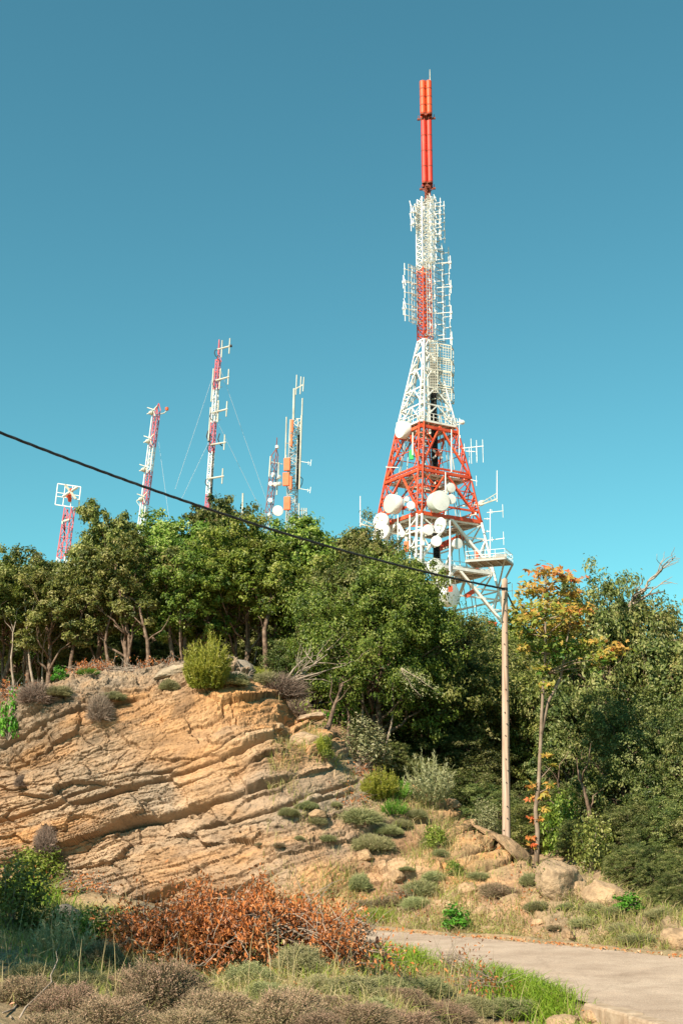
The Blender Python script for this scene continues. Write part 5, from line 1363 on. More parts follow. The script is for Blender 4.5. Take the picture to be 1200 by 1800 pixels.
# ------------------------------------------------------------------ small plants
def cushion_mesh(name, seed, mat, n=5200, blade=.15, width=.0085, flat=.75, wild=.35):
    """dome of fine sprigs, radius 1 unit = 1 m before scaling"""
    r = np.random.RandomState(seed)
    d = unit(r.randn(n, 3)); d[:, 2] = np.abs(d[:, 2])
    rad = .5 + .5 * r.rand(n, 1) ** .5
    lump = 1 + .55 * fbm(d[:, 0] * 1.9, d[:, 1] * 1.9, d[:, 2] * 1.9, 3, seed)[:, None]
    base = d * rad * lump * .36 * np.array([1, 1, flat])
    dirs = d * .9 + np.array([0, 0, .55]) + wild * r.randn(n, 3)
    V, F = blade_cloud(base, dirs, blade * r.uniform(.5, 1.3, n), width * r.uniform(.7, 1.5, n), r, .25)
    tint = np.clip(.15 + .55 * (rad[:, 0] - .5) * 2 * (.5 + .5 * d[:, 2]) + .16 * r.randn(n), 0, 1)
    m2 = n * 2                                                   # leaflets along the sprigs
    k = r.randint(0, n, m2); dd = unit(dirs[k]); p = base[k] + dd * (blade * r.uniform(.2, 1.0, m2))[:, None] + .008 * r.randn(m2, 3)
    V2, F2 = leaf_cloud(p, r.randn(m2, 3), .026 * r.uniform(.6, 1.4, m2), r, .4)
    Va, Fa = cat_mesh([(V, F), (V2, F2)])
    Va[:, 2] = np.maximum(Va[:, 2], -.05)
    return mesh_np(name, Va, Fa, M[mat], tint=np.concatenate([np.repeat(tint, 6), np.repeat(np.clip(tint[k] + .1 * r.randn(m2), 0, 1), 4)]))
def leafy_mesh(name, seed, mat, clumps=46, per=46, leaf=.05, tall=1.0, ns=7):
    r = np.random.RandomState(seed); rr = random.Random(seed); pos, nrm, tint = [], [], []
    st = MB()
    for k in range(clumps):
        d = unit(r.randn(3)); d[2] = abs(d[2]); c = d * np.array([.40, .40, .62 * tall]) * (.45 + .6 * r.rand()) + np.array([0, 0, .08])
        m = int(per * r.uniform(.5, 1.4)); p = c + r.randn(m, 3) * .062
        pos.append(p); nrm.append(unit(p) * .7 + np.array([0, 0, .4]) + .7 * r.randn(m, 3)); tint.append(np.clip(r.uniform(.15, .8) + .18 * r.randn(m), 0, 1))
        if k % max(1, clumps // (ns * 2)) == 0: st.tube(wander((0, 0, -.05), c, 4, .3, rr), [.014, .012, .009, .006, .003], 5)
    pos, nrm, tint = np.concatenate(pos), np.concatenate(nrm), np.concatenate(tint)
    V, F = leaf_cloud(pos, nrm, leaf * r.uniform(.6, 1.3, len(pos)), r)
    s = bpy.data.meshes.new('stem'); s.from_pydata(st.v, [], st.f); s.materials.append(M['deadwood'])
    return mesh_np(name, V, F, M[mat], tint=np.repeat(tint, 4)), s
def spray_mesh(name, seed, mat, n=150, tall=1.0, spread=.5, per=46, lw=.012, ll=.07):
    """upright feathery shoots"""
    r = np.random.RandomState(seed); B, Dn, T = [], [], []
    for k in range(n):
        a = r.uniform(0, 6.283); q = spread * math.sqrt(r.rand()) * .4
        d = unit(np.array([math.cos(a) * q * 2.2, math.sin(a) * q * 2.2, 1.0 + .1 * r.randn()]))
        L = tall * r.uniform(.55, 1.0) * (1 - .55 * (q / (spread * .4)) ** 2); b0 = np.array([math.cos(a) * q, math.sin(a) * q, 0])
        t = r.rand(per) ** .7; p = b0 + d * (t * L)[:, None] + .012 * r.randn(per, 3)
        B.append(p); Dn.append(d * .9 + .55 * r.randn(per, 3)); T.append(np.clip(.25 + .55 * t + .15 * r.randn(per) + r.uniform(-.15, .15), 0, 1))
    B, Dn, T = np.concatenate(B), np.concatenate(Dn), np.concatenate(T)
    V, F = blade_cloud(B, Dn, ll * r.uniform(.6, 1.4, len(B)), lw, r, .15)
    return mesh_np(name, V, F, M[mat], tint=np.repeat(T, 6))
HERB = [cushion_mesh('herb_shrub', 31 + k, m_, n=2300, blade=.22, width=.009, flat=f_, wild=.75) for k, (m_, f_) in enumerate((('sage', .5), ('heather', .45), ('sage', .7)))]
CUSH = [cushion_mesh('cushion_shrub', 1, 'sage'), cushion_mesh('cushion_shrub', 2, 'sage', flat=.6), cushion_mesh('cushion_shrub', 3, 'sage', wild=.5)]
HEATH = [cushion_mesh('heather_shrub', 5, 'heather', n=9000, blade=.15, width=.0055, flat=.8), cushion_mesh('heather_shrub', 6, 'heather', n=9000, blade=.17, width=.0055, flat=.65, wild=.45), cushion_mesh('heather_shrub', 7, 'heather', n=8000, blade=.15, width=.0055, flat=.9)]
TWIG = cushion_mesh('twig_shrub', 8, 'dead_twig', n=2600, blade=.26, width=.008, wild=.6)
SAGEN = [cushion_mesh('sage_shrub', 9, 'sage', n=9000, blade=.13, width=.006), cushion_mesh('sage_shrub', 19, 'sage', n=8000, blade=.15, width=.006, wild=.5)]
LEAFY = {k: leafy_mesh('leafy_shrub', s, k, leaf=l, clumps=c) for k, s, l, c in (('bright', 11, .055, 40), ('pale', 12, .05, 60), ('oak', 13, .055, 50), ('oak_green', 14, .06, 50))}
LEAFY_SM = leafy_mesh('leafy_shrub', 15, 'bright', leaf=.11, clumps=26, per=26)
SPRAY = {'juniper': spray_mesh('heath_bush', 21, 'juniper', 300, 1.0, 1.0, 60, .013, .075), 'bright': spray_mesh('heath_bush', 22, 'bright', 120, .9, 1.0, 50), 'pale': spray_mesh('heath_bush', 23, 'pale', 90, 1.0, .9, 44, .014, .08)}
def put(name, me, p, w, h, label, cat='shrub', group=None, stem=None, nominal=(.9, .55), seed=0):
    """copy of a plant mesh set at ground point p, w metres wide and h metres high"""
    sx, sz = w / nominal[0], h / nominal[1]
    rz = random.Random(seed * 31 + int(p[0] * 100)).uniform(0, 6.28)
    if stem is None:
        o = link(name, me, None, (p[0], p[1], p[2] - .02)); o.rotation_euler = (0, 0, rz); o.scale = (sx, sx, sz); tag(o, label, cat, group); return o
    rt = empty(name, (p[0], p[1], p[2] - .02), rz, (sx, sx, sz)); tag(rt, label, cat, group)
    link('foliage', me, rt); link('stem', stem, rt); return rt
def px_size(p, wpx, hpx):
    k = mpp(p[1], p[2]); return wpx * k, hpx * k
# on the rock and the bank: (photo foot column, row, width, height)
GC = 'grey cushion shrubs on the rocky slope'
for k, (px, py, w, h) in enumerate([(545, 1418, 46, 32), (560, 1452, 44, 28), (640, 1442, 70, 36), (618, 1462, 50, 30), (662, 1492, 66, 44), (742, 1490, 56, 40), (508, 1434, 34, 20), (592, 1424, 40, 26), (446, 1456, 36, 20), (482, 1480, 30, 22), (702, 1456, 46, 30), (735, 1436, 44, 30), (690, 1458, 44, 30), (600, 1440, 36, 22),
    (575, 1478, 36, 20), (640, 1478, 34, 24), (455, 1488, 28, 16), (520, 1468, 30, 20), (700, 1560, 60, 40), (745, 1575, 70, 40), (690, 1590, 56, 34), (730, 1598, 66, 36), (660, 1610, 60, 30), (905, 1560, 60, 44), (880, 1578, 60, 36), (930, 1560, 50, 40), (935, 1600, 60, 34), (870, 1570, 50, 30), (960, 1590, 70, 40), (1000, 1600, 60, 36),
    (1040, 1600, 60, 30), (1030, 1625, 70, 36), (1080, 1610, 66, 36), (1110, 1625, 70, 36), (1150, 1620, 60, 34), (1090, 1642, 80, 40), (1130, 1650, 70, 30), (1000, 1575, 40, 26), (1170, 1640, 60, 36), (975, 1625, 50, 26), (780, 1500, 44, 26), (720, 1530, 50, 26), (640, 1590, 50, 26), (795, 1600, 40, 26), (850, 1545, 40, 24), (760, 1545, 40, 24)]):
    rk_ = random.Random(k + 50)
    if k % 5 == 3: continue
    f = rk_.uniform(.55, 1.15); p = at_c(px + rk_.uniform(-10, 10), py - 4 + rk_.uniform(-6, 6)); W_, H_ = px_size(p, w * f, h * f * rk_.uniform(.7, 1.1))
    put('cushion_shrub', rk_.choice(HERB + HERB + CUSH[:2] + ([HEATH[k % 3]] if py > 1540 else [])), p, W_, H_, 'grey green cushion shrub, one of many dotted over the rocky slope and bank', group=GC, seed=k)
for px, py, w, h, me, lab in [(412, 1205, 60, 34, CUSH[0], 'grey cushion shrub at the foot of the yellow green shrub'), (500, 1225, 84, 50, TWIG, 'dry straw coloured shrub on the rim above the rock hollow'), (470, 1205, 60, 36, CUSH[2], 'grey straw shrub between the two green tufts on the rim'),
    (60, 1232, 58, 44, TWIG, 'dark brown dead shrub on the rounded rock rim'), (205, 1235, 46, 26, CUSH[1], 'blue grey shrub hanging in a notch of the cap rock'), (178, 1262, 40, 56, TWIG, 'bundle of dead twigs trailing down the rock notch'), (100, 1222, 56, 28, CUSH[0], 'grey shrub next to the dark dead one on the rim'), (300, 1210, 36, 26, CUSH[2], 'small grey tuft on the rim rocks'), (525, 1255, 40, 40, TWIG, 'dry grass tuft over the ledge slabs'), (630, 1560, 40, 40, CUSH[0], 'grey shrub under the blocky rock base'),
    (38, 1382, 26, 24, TWIG, 'withered tuft in a crack of the lower rock face'), (75, 1500, 40, 60, TWIG, 'grey twiggy shrub against the foot of the rock')]:
    p = at_c(px, py - 3); W_, H_ = px_size(p, w, h); put('cushion_shrub', me, p, W_, H_, lab, seed=int(px))
def leafy(px, py, w, h, kind, lab, small=False, ground=False):
    p = pick_ground(px, py) if ground else at_c(px, py - 3); W_, H_ = px_size(p, w, h); fm, sm = LEAFY_SM if small else LEAFY[kind]
    put('leafy_shrub', fm, p, W_, H_, lab, stem=sm, nominal=(.9, .7), seed=int(px))
leafy(638, 1345, 112, 84, 'pale', 'pale grey green shrub on the spur below the leaning trunk')
leafy(852, 1448, 62, 54, 'pale', 'pale leafy shrub at the foot of the wooden pole')
leafy(963, 1572, 62, 58, 'oak', 'dark leafy shrub in front of the tall boulder')
leafy(575, 1330, 34, 44, 'oak_green', 'fresh green shrub beside the blocky rock')
leafy(765, 1490, 50, 46, 'oak_green', 'yellow green shrub halfway down the bank')
leafy(800, 1538, 40, 30, 'oak_green', 'small green shrub on the orange earth')
leafy(12, 1295, 44, 76, 'bright', 'bright green shrub at the rounded end of the rock', small=True)
leafy(100, 1195, 34, 24, 'bright', 'little bright green shrub beside the rusty leaf heap', small=True)
leafy(800, 1630, 64, 40, 'bright', 'bright green leafy plant at the far road edge', small=True)
leafy(1108, 1598, 66, 30, 'bright', 'bright green patch of plants behind the wide boulder', small=True)
leafy(600, 1270, 60, 60, 'bright', 'bright green saplings beside the leaning pale trunk', small=True)
leafy(948, 1470, 70, 110, 'oak_green', 'green sapling thicket between the pole and the maple trunk')
leafy(985, 1500, 80, 120, 'oak_green', 'green leafy undergrowth right behind the maple trunk')
leafy(1040, 1530, 90, 100, 'oak', 'leafy undergrowth around the reddish trunk')
leafy(900, 1470, 60, 40, 'oak', 'low dark shrub just behind the pole foot')
leafy(990, 1395, 60, 60, 'bright', 'ivy green sapling catching the sun behind the maple', small=True)
def spray(px, py, w, h, kind, lab, nom=(1.35, .95)):
    p = at_c(px, py - 3); W_, H_ = px_size(p, w, h); put('heath_bush', SPRAY[kind], p, W_, H_, lab, nominal=nom, seed=int(px))
spray(367, 1212, 84, 98, 'juniper', 'large feathery yellow green shrub on the rim of the rock')
spray(668, 1402, 66, 56, 'juniper', 'yellow green heath bush halfway along the spur')
spray(702, 1402, 50, 44, 'bright', 'bright green heath bush next to the yellow green one')
spray(695, 1430, 54, 34, 'bright', 'low vivid green bush below the two heath bushes')
spray(755, 1410, 100, 90, 'pale', 'silvery bush with upright shoots at the end of the spur')
spray(486, 1172, 26, 26, 'juniper', 'small yellow green tuft by the thick dark trunk')
spray(456, 1182, 36, 22, 'juniper', 'yellow green tuft in front of the cap boulder')
spray(570, 1325, 30, 36, 'juniper', 'yellow green shoots against the pale grey green shrub')
spray(155, 1183, 46, 16, 'bright', 'low bright green tuft on the cap rock')

# ------------------------------------------------------------------ heaps of dead oak boughs with rusty leaves
def dead_boughs(name, label, centre, spreads, seed, nleaf, nbranch, cat='cut branches', r0=.03, leaf=.062, mind=.15):
    """branches fan out from the butts over an ellipse; leaves hang along the twigs"""
    rr, nr = random.Random(seed), np.random.RandomState(seed); c = Vector(centre)
    root = empty(name, tuple(c)); tag(root, label, cat)
    m = MB(); tips = []
    ax, ay, h = spreads
    for k in range(nbranch):
        a, q = rr.uniform(0, 6.283), math.sqrt(rr.uniform(mind, 1))
        e = c + Vector((math.cos(a) * ax * q, math.sin(a) * ay * q, h * (1 - q * q) * rr.uniform(.5, 1.1) + .05))
        s = c + Vector((rr.uniform(-.4, .5) * ax, rr.uniform(-.3, .3) * ay, h * rr.uniform(.1, .5)))
        tr = wander(s, e, 6, .35, rr); tr = [v + Vector((0, 0, .25 * h * math.sin(math.pi * i / 6))) for i, v in enumerate(tr)]
        r = r0 * rr.uniform(.35, .8); m.tube(tr, [r * (1 - .75 * i / 6) for i in range(7)], 5)
        for _ in range(8):
            i = rr.randint(2, 6); e2 = tr[i] + Vector((rr.gauss(0, 1), rr.gauss(0, 1), rr.gauss(-.1, .7))).normalized() * rr.uniform(.12, .4)
            t2 = wander(tr[i], e2, 3, .5, rr); m.tube(t2, [r * .4, r * .3, r * .2, r * .1], 4); tips += t2[1:]
    for _ in range(max(4, nbranch // 2)):                              # bare twigs that stick out of the heap
        a, q = rr.uniform(0, 6.283), rr.uniform(.5, 1.0); s = c + Vector((math.cos(a) * ax * q, math.sin(a) * ay * q, h * (1 - q * q) + .03))
        e = s + Vector((rr.gauss(0, .7), rr.gauss(0, .7), rr.uniform(.0, .8))).normalized() * rr.uniform(.2, .5); m.tube(wander(s, e, 4, .5, rr), [r0 * .3, r0 * .25, r0 * .2, r0 * .14, r0 * .07], 4)
    m.build('branch', M['deadwood'], root, smooth=True)
    tips = np.array([tuple(v) for v in tips]); k = nr.randint(0, len(tips), nleaf)
    p = tips[k] + nr.randn(nleaf, 3) * np.array([.07, .07, .06]) - np.array([0, 0, .03])
    patch = fbm(p[:, 0] * 1.8, p[:, 1] * 1.8, p[:, 2] * 1.8, 3, seed)
    hole = fbm(p[:, 0] * 2.6 + 7, p[:, 1] * 2.6, p[:, 2] * 2.6, 3, seed + 3) < -.12
    p = p[~hole]; patch = patch[~hole]; nleaf = len(p)
    td = np.tile([0, 0, -1.0], (nleaf, 1)) + .55 * nr.randn(nleaf, 3)
    V, F = leaf_cloud(p, nr.randn(nleaf, 3) + np.array([-.4, -.6, .3]), leaf * nr.uniform(.6, 1.25, nleaf), nr, .42, .16, tdir=td)
    tint = np.clip(.45 + .55 * patch + .22 * nr.randn(nleaf), 0, 1)
    me = mesh_np('leaves', V - np.array(c), F, M['rust'], tint=np.repeat(tint, 4)); link('leaves', me, root)
    return root, m
g = pick_ground(430, 1692, 9); g = Vector((P(418, 1690, 12.7).x, 12.7, float(ground_z(P(418, 1690, 12.7).x, 12.7))))
bough, _ = dead_boughs('cut_bough', 'big heap of cut oak boughs with rusty orange leaves in front of the rock', g, (1.34, 1.05, .76), 61, 23000, 60, r0=.018, leaf=.052)
g2 = Vector((P(600, 1690, 12.9).x, 12.9, float(ground_z(P(600, 1690, 12.9).x, 12.9))))
b2, _ = dead_boughs('cut_bough', 'cut bough with a sawn round butt and mostly bare grey twigs at the heap edge', g2 + Vector((-.05, 0, 0)), (.55, .5, .5), 62, 2300, 40, r0=.018, leaf=.05)
m = MB(); e = P(662, 1652, 12.7); tr = wander(g2 + Vector((-.25, .1, .35)), e, 6, .2, random.Random(3)); m.tube(tr, [.02, .022, .025, .028, .031, .034, .036], 10); m.build('butt', M['deadwood'], b2, smooth=True)
m = MB(); d_ = (tr[-1] - tr[-2]).normalized(); m.lathe([(0, .003), (.034, .003)], tr[-1], d_, 14); m.build('sawn_face', M['rust_steel'], b2)
g3 = Vector((P(230, 1680, 13.2).x, 13.2, float(ground_z(P(230, 1680, 13.2).x, 13.2))))
b3, _ = dead_boughs('cut_bough', 'low cut bough with two crooked grey stems left of the big rusty heap', g3 + Vector((.25, 0, 0)), (.6, .5, .38), 63, 2300, 26, r0=.02)
m = MB(); rr = random.Random(9)
for x0, y0, x1, y1 in ((187, 1706, 200, 1665), (200, 1665, 225, 1625), (205, 1700, 217, 1668), (217, 1668, 300, 1632), (225, 1625, 290, 1632), (225, 1627, 270, 1640)): m.tube(wander(P(x0, y0, 13.0), P(x1, y1, 13.1), 4, .3, rr), [.028, .024, .02, .016, .012], 6)
m.build('stem', M['deadwood'], b3, smooth=True)
g4 = pick_ground(120, 1572); dead_boughs('cut_bough', 'flat litter of rusty boughs at the shaded foot of the rock', g4, (.85, .6, .22), 64, 2600, 26, mind=.02, r0=.015)
g5 = pick_ground(850, 1742); dead_boughs('cut_bough', 'small spray of brown dead leaves beside the bright grass', g5, (.28, .22, .14), 65, 420, 14, r0=.01, mind=.02, leaf=.05)
g5b = pick_ground(790, 1705); dead_boughs('cut_bough', 'small spray of brown dead leaves at the far tip of the verge', g5b, (.16, .2, .14), 66, 160, 10, r0=.01, mind=.02, leaf=.05)
g6 = at_c(185, 1180, 1.4); dead_boughs('cut_bough', 'rusty leaf heap under the ridge trees on top of the cap rock', g6, (1.5, .9, .42), 67, 3400, 46, mind=.02, leaf=.075)
g7 = at_c(20, 1222, .3); dead_boughs('cut_bough', 'reddish leaf litter on the rim at the picture edge', g7, (.7, .5, .25), 68, 1100, 20, mind=.02, leaf=.07)
g7b = at_c(290, 1160, 1.6); dead_boughs('cut_bough', 'thin rusty litter beside the dark leaning trunk', g7b, (.6, .5, .2), 69, 500, 18, mind=.02, leaf=.07)
for px, py, lab, w in ((636, 1362, 'handful of orange dead leaves below the pale shrub', .2), (636, 1408, 'orange dead leaves caught in a cushion shrub on the spur', .14), (712, 1578, 'brown dead leaves among the cushions above the road', .2)):
    dead_boughs('dead_sprig', lab, at_c(px, py - 2), (w, w, .16), int(px + py), 150, 8, cat='dead leaves', r0=.012, mind=.02)
# grey dead branches in the hollow behind the rim
m = MB(); rr = random.Random(12); a = P(500, 1200, 30.6)
for tx, ty in ((560, 1165), (545, 1185), (575, 1150), (530, 1160), (585, 1175)):
    b = P(tx, ty, 30.8); twigtree(m, a, (b - a).normalized(), (b - a).length, .03, 2, rr, 4)
ob = m.build('dead_branch', M['deadwood'], smooth=True, origin=tuple(a)); tag(ob, 'tangle of bare grey branches in the shade beside the rim shrub', 'branch')
m = MB(); a = P(430, 1200, 29.2)
for tx, ty in ((405, 1180), (425, 1172), (440, 1180)):
    b = P(tx, ty, 29.3); twigtree(m, a, (b - a).normalized(), (b - a).length, .018, 2, rr, 4)
ob = m.build('dead_branch', M['deadwood'], smooth=True, origin=tuple(a)); tag(ob, 'bleached twigs in front of the cap boulder', 'branch')
m = MB()
for x0, y0, x1, y1 in ((35, 1800, 105, 1660), (5, 1788, 85, 1745), (20, 1805, 60, 1760)): m.tube(wander(pick_ground(x0, min(y0, 1795)) + Vector((0, 0, .02)), P(x1, y1, 10.9), 8, .25, rr), [.007, .007, .006, .006, .005, .005, .004, .003, .002], 5)
ob = m.build('dead_branch', M['deadwood'], smooth=True, origin=tuple(pick_ground(40, 1790))); tag(ob, 'long thin pale dry stalk leaning in the corner of the verge', 'branch')
m = MB(); a = pick_ground(160, 1562)
for x0, y0, x1, y1 in ((150, 1560, 258, 1557), (180, 1556, 205, 1563)): m.tube(wander(P(x0, y0, a.y), P(x1, y1, a.y), 6, .12, rr), [.03, .028, .026, .024, .02, .016, .01], 6)
ob = m.build('dead_branch', M['deadwood'], smooth=True, origin=tuple(a)); tag(ob, 'pale straight branch lying at the foot of the rock', 'branch')
# golden drying branch hanging in the gully
nr = np.random.RandomState(77); rr = random.Random(77); a = P(705, 1175, 31.0); rt = empty('dry_bough', tuple(a)); tag(rt, 'golden dry bough hanging in the shade of the largest oak', 'branch')
m = MB(); tips = []
for tx, ty in ((765, 1215), (740, 1225), (720, 1200), (750, 1195)):
    tr = wander(a, P(tx, ty, 30.8), 5, .3, rr); m.tube(tr, [.02, .016, .012, .009, .006, .003], 5); tips += tr[1:]
m.build('branch', M['deadwood'], rt, smooth=True); tips = np.array([tuple(v) for v in tips]); k = nr.randint(0, len(tips), 420)
p = tips[k] + .08 * nr.randn(420, 3); V, F = leaf_cloud(p, nr.randn(420, 3), .06 * nr.uniform(.6, 1.3, 420), nr, .4)
link('leaves', mesh_np('leaves', V - np.array(a), F, M['pale'], tint=np.repeat(np.clip(nr.uniform(.5, 1, 420), 0, 1), 4)), rt)

# ------------------------------------------------------------------ foreground scrub
GH = 'brown pink heather cushions on the near verge'
for k, (px, py, w, h) in enumerate([(285, 1778, 170, 120), (385, 1800, 150, 90), (500, 1812, 150, 95), (120, 1790, 130, 80), (45, 1760, 120, 70), (200, 1812, 150, 80), (640, 1805, 130, 60), (705, 1770, 110, 55), (830, 1822, 110, 44), (775, 1800, 120, 55), (235, 1745, 110, 60), (180, 1700, 90, 60), (330, 1740, 90, 44), (590, 1775, 90, 44), (560, 1822, 120, 60), (330, 1825, 140, 70), (90, 1830, 150, 80), (720, 1822, 130, 60)]):
    p = pick_ground(px, py); W_, H_ = px_size(p, w, h); put('heather_shrub', HEATH[k % 3], p, W_, H_, 'brown pink heather cushion, one of several along the bottom of the verge', group=GH, seed=k)
GS = 'grey green herb cushions between the heather'
for k, (px, py, w, h) in enumerate([(440, 1735, 110, 60), (470, 1755, 90, 46), (620, 1752, 110, 54), (395, 1715, 100, 50), (680, 1745, 90, 44), (750, 1745, 90, 40), (830, 1780, 90, 40), (900, 1780, 100, 40), (150, 1740, 90, 50), (60, 1725, 90, 50), (300, 1700, 80, 40), (380, 1665, 70, 50), (560, 1740, 80, 40), (430, 1790, 80, 40), (660, 1780, 80, 40)]):
    p = pick_ground(px, py); W_, H_ = px_size(p, w, h); put('sage_shrub', SAGEN[k % 2], p, W_, H_, 'grey green herb cushion among the heather of the near verge', group=GS, seed=k)
p = pick_ground(527, 1712); W_, H_ = px_size(p, 100, 72); put('sage_shrub', SAGEN[0], p, W_, H_, 'dense rounded grey green shrub against the front of the rusty heap', seed=5)
p = pick_ground(110, 1690); W_, H_ = px_size(p, 120, 96); put('wispy_shrub', SPRAY['pale'], p, W_, H_, 'wispy yellowish shrub in front of the dark shaded scrub', nominal=(1.35, .95), seed=6)
for px, py, w, h, kd, lab in [(25, 1640, 150, 130, 'oak', 'dark shaded bush at the picture edge below the rock'), (95, 1650, 110, 60, 'oak', 'low dark bush beside the shaded grey stone'), (165, 1660, 110, 70, 'oak_green', 'dark green herb bush at the edge of the shade'), (60, 1560, 110, 76, 'oak_green', 'shaded green bush against the rock foot')]:
    p = pick_ground(px, py); W_, H_ = px_size(p, w, h); fm, sm = LEAFY[kd]; put('leafy_shrub', fm, p, W_, H_, lab, stem=sm, nominal=(.9, .7), seed=int(px))
leafy(395, 1662, 80, 50, 'oak_green', 'green plant growing through the rusty boughs', ground=True)

# a tree outside the picture that shades the corner of the verge
SHADE = make_tree(95, H=7, W=5.2, base=.25, nlobe=16, clumps=34, per=44, leaf=.11, mat='oak', stems=2)
tgt = pick_ground(30, 1640) + Vector((-.3, -.2, .4)); dd = SUN_DIR / SUN_DIR.z
rt = empty('holm_oak', (tgt.x + dd.x * 4.2, tgt.y + dd.y * 4.2, 0), .5, (.95, .95, .9)); tag(rt, 'oak standing beside the road just outside the picture', 'oak tree'); link('trunk', SHADE[0], rt); link('crown', SHADE[1], rt)

# ------------------------------------------------------------------ grass and litter (stuff)
def patch_points(n, x0, x1, y0, y1, fn, seed):
    r = np.random.RandomState(seed); x, y = r.uniform(x0, x1, n), r.uniform(y0, y1, n); k = fn(x, y) > r.rand(n)
    return x[k], y[k], r
x, y, r = patch_points(150000, -5.5, 4.2, 8.6, 19.5, lambda x, y: (front(x, y) > -.045 + 0 * x) * np.where((x < np.interp(y, INNER[:, 1], INNER[:, 0]) - .12), 1, 0) * np.clip(.42 + .7 * fbm(x * .9, y * .9, octs=3, seed=201), 0, 1), 5)
z = ground_z(x, y); n = len(x)
fresh = sstep(.0, .45, fbm(x * .6 + 4, y * .6, octs=3, seed=202))
hgt = (.09 + .16 * r.rand(n) ** 2) * (1 - .3 * fresh)
V1, F1 = blade_cloud(np.stack([x, y, z - .01], -1), np.stack([.35 * r.randn(n), .35 * r.randn(n), np.ones(n)], -1), hgt, .006 * (y / 11), r, .5)
t1 = np.clip(.72 - .38 * fresh + .16 * r.randn(n), 0, 1)
# tall dry stalks
xs, ys, r2 = patch_points(900, -5, 3.0, 9.2, 16, lambda x, y: (x < np.interp(y, INNER[:, 1], INNER[:, 0]) - .3) * np.clip(.35 + .9 * fbm(x * .8, y * .8, octs=2, seed=205), 0, 1), 6)
V2, F2 = blade_cloud(np.stack([xs, ys, ground_z(xs, ys)], -1), np.stack([.18 * r2.randn(len(xs)), .18 * r2.randn(len(xs)), np.ones(len(xs))], -1), r2.uniform(.28, .62, len(xs)), .006, r2, .12)
t2 = np.clip(.9 + .1 * r2.randn(len(xs)), .7, 1)
# dry fringe along the far road edge and up the bank
q = np.random.RandomState(8).randint(0, NF * 130 * 7, 1)
rows_ = np.random.RandomState(9).randint(2, 310, 110000); cols_ = np.random.RandomState(10).randint(int(NC * .55), NC, 110000)
pp = CV[rows_, cols_]; ppx, ppy, _ = project(pp); low = sstep(1500, 1640, ppy)
rk = np.random.RandomState(11); dens = np.clip(.05 * sstep(1380, 1450, ppy) + -.02 + .30 * sstep(.0, .45, fbm(pp[:, 0] * 1.5, pp[:, 2] * 1.5, octs=3, seed=218)) + .25 * low * (fbm(pp[:, 0] * 1.2, pp[:, 1] * 1.2, octs=3, seed=207) + .35) + .75 * sstep(.9, .0, pp[:, 1] - foot(pp[:, 0])) * (fbm(pp[:, 0] * 1.6, pp[:, 1] * 1.6, octs=2, seed=208) + .5), 0, 1)
kk = dens > rk.rand(len(pp)); pp = pp[kk]; n3 = len(pp)
V3, F3 = blade_cloud(pp - np.array([0, 0, .01]), np.stack([.35 * rk.randn(n3), .35 * rk.randn(n3) - .1, np.ones(n3)], -1), rk.uniform(.10, .34, n3), .010, rk, .45)
t3 = np.clip(.70 + .17 * rk.randn(n3), .35, 1)
Va, Fa = cat_mesh([(V1, F1), (V2, F2), (V3, F3)])
o = link('grass', mesh_np('grass', Va, Fa, M['grass'], tint=np.concatenate([np.repeat(t1, 6), np.repeat(t2, 6), np.repeat(t3, 6)])))
tag(o, 'dry and green grass of the verge and the bank', 'grass', kind='stuff')
# bright tufts one can tell apart
def tuft(px, py, w, depth, h, n, seed, label, lo=.0, hi=.42, cliff=False):
    if cliff: c = at_c(px, py)
    else:
        Yt = CAM_Z * F_PX / (py - 1448.0) if py > 1600 else pick_ground(px, py).y; c = P(px, py, Yt); c.x = min(c.x, float(np.interp(Yt, INNER[:, 1], INNER[:, 0])) - .10); c.z = float(ground_z(c.x, c.y))
    r = np.random.RandomState(seed); k = mpp(c.y, c.z)
    xx = c.x + r.randn(n) * w * k * .25; yy = c.y + r.randn(n) * depth * .3
    if cliff: zz_ = np.full(n, c.z - .02)
    else:
        lim = np.interp(yy, INNER[:, 1], INNER[:, 0]) - .02; ok = xx < lim; xx, yy = xx[ok], yy[ok]; zz_ = ground_z(xx, yy) - .01
    m_ = len(xx); V, F = blade_cloud(np.stack([xx, yy, zz_], -1), np.stack([.28 * r.randn(m_), .28 * r.randn(m_), np.ones(m_)], -1), h * k * r.uniform(.45, 1.1, m_), .009, r, .45)
    o = link('grass_tuft', mesh_np('grass_tuft', V - np.array(c), F, M['grass'], tint=np.repeat(np.clip(r.uniform(lo, hi, m_), 0, 1), 6)), None, tuple(c)); tag(o, label, 'grass tuft')
tuft(900, 1712, 150, 1.6, 44, 1500, 1, 'long bright green grass strip along the near road edge', hi=.5)
tuft(965, 1728, 110, 1.0, 46, 1100, 2, 'bright green grass clump above the sandy stone', hi=.5)
tuft(1010, 1752, 70, .5, 46, 900, 12, 'green grass hanging over the start of the kerb')
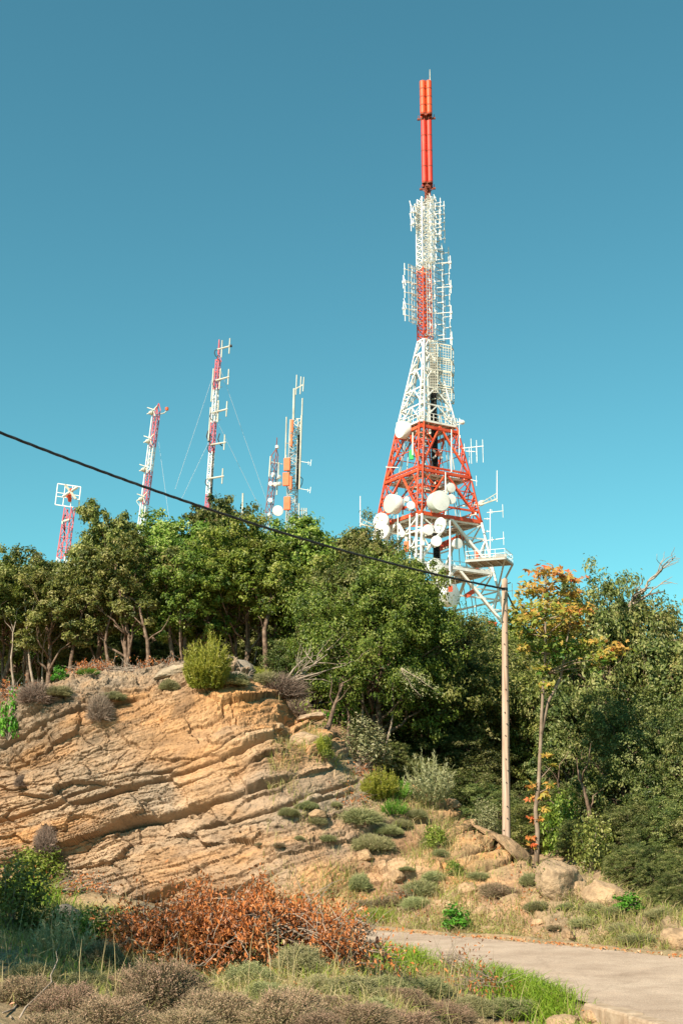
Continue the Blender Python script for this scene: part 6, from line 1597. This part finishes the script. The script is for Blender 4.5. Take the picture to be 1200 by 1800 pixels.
tuft(748, 1672, 90, 1.0, 26, 900, 3, 'vivid green grass at the tip of the verge where the road narrows')
tuft(695, 1700, 110, 1.4, 46, 1500, 4, 'soft green grass beside the sawn bough', .1, .5)
tuft(1108, 1800, 50, .3, 50, 420, 5, 'green grass tuft growing in front of the kerb', .15, .55)
tuft(230, 1562, 150, .8, 24, 1300, 6, 'green grass strip along the foot of the rock')
tuft(40, 1690, 130, 1.0, 70, 700, 7, 'long green grass blades in the shaded corner', .1, .5)
tuft(660, 1612, 90, .6, 30, 900, 8, 'yellow green grass at the base of the bank above the road', .3, .65, cliff=True)
tuft(190, 1650, 90, .6, 44, 600, 9, 'dark green grass beside the shaded bush', .0, .3)
# fallen leaves on bank, verge and road edge
rk = np.random.RandomState(14); rows_ = rk.randint(2, NF - 40, 30000); cols_ = rk.randint(int(NC * .60), NC, 30000); pc = CV[rows_, cols_]
kk = (fbm(pc[:, 0] * 1.1, pc[:, 1] * 1.1, octs=3, seed=211) + .05) > rk.rand(len(pc)) * .9; pc = pc[kk][:2600]
xg, yg, rg = patch_points(6000, -4.5, 2.8, 9, 20, lambda x, y: (x < np.interp(y, INNER[:, 1], INNER[:, 0]) - .1) * np.clip(fbm(x * .8 + 8, y * .8, octs=3, seed=212) + .15, 0, 1), 15)
xr = rk.uniform(-.5, 7, 500); yr = y_on(OUTER, xr) - np.abs(rk.randn(500)) * .25
pr_ = np.stack([xr, yr, np.full(500, .02)], -1)
pa = np.concatenate([pc, np.stack([xg, yg, ground_z(xg, yg)], -1), pr_]) + np.array([0, 0, .015])
V, F = leaf_cloud(pa, np.tile([0, -.2, 1.0], (len(pa), 1)) + .5 * rk.randn(len(pa), 3), .055 * rk.uniform(.5, 1.3, len(pa)), rk, .5)
o = link('fallen_leaves', mesh_np('fallen_leaves', V, F, M['rust'], tint=np.repeat(np.clip(rk.uniform(.2, 1.0, len(pa)), 0, 1), 4))); tag(o, 'brown fallen leaves on the bank and verge', 'leaf litter', kind='stuff')
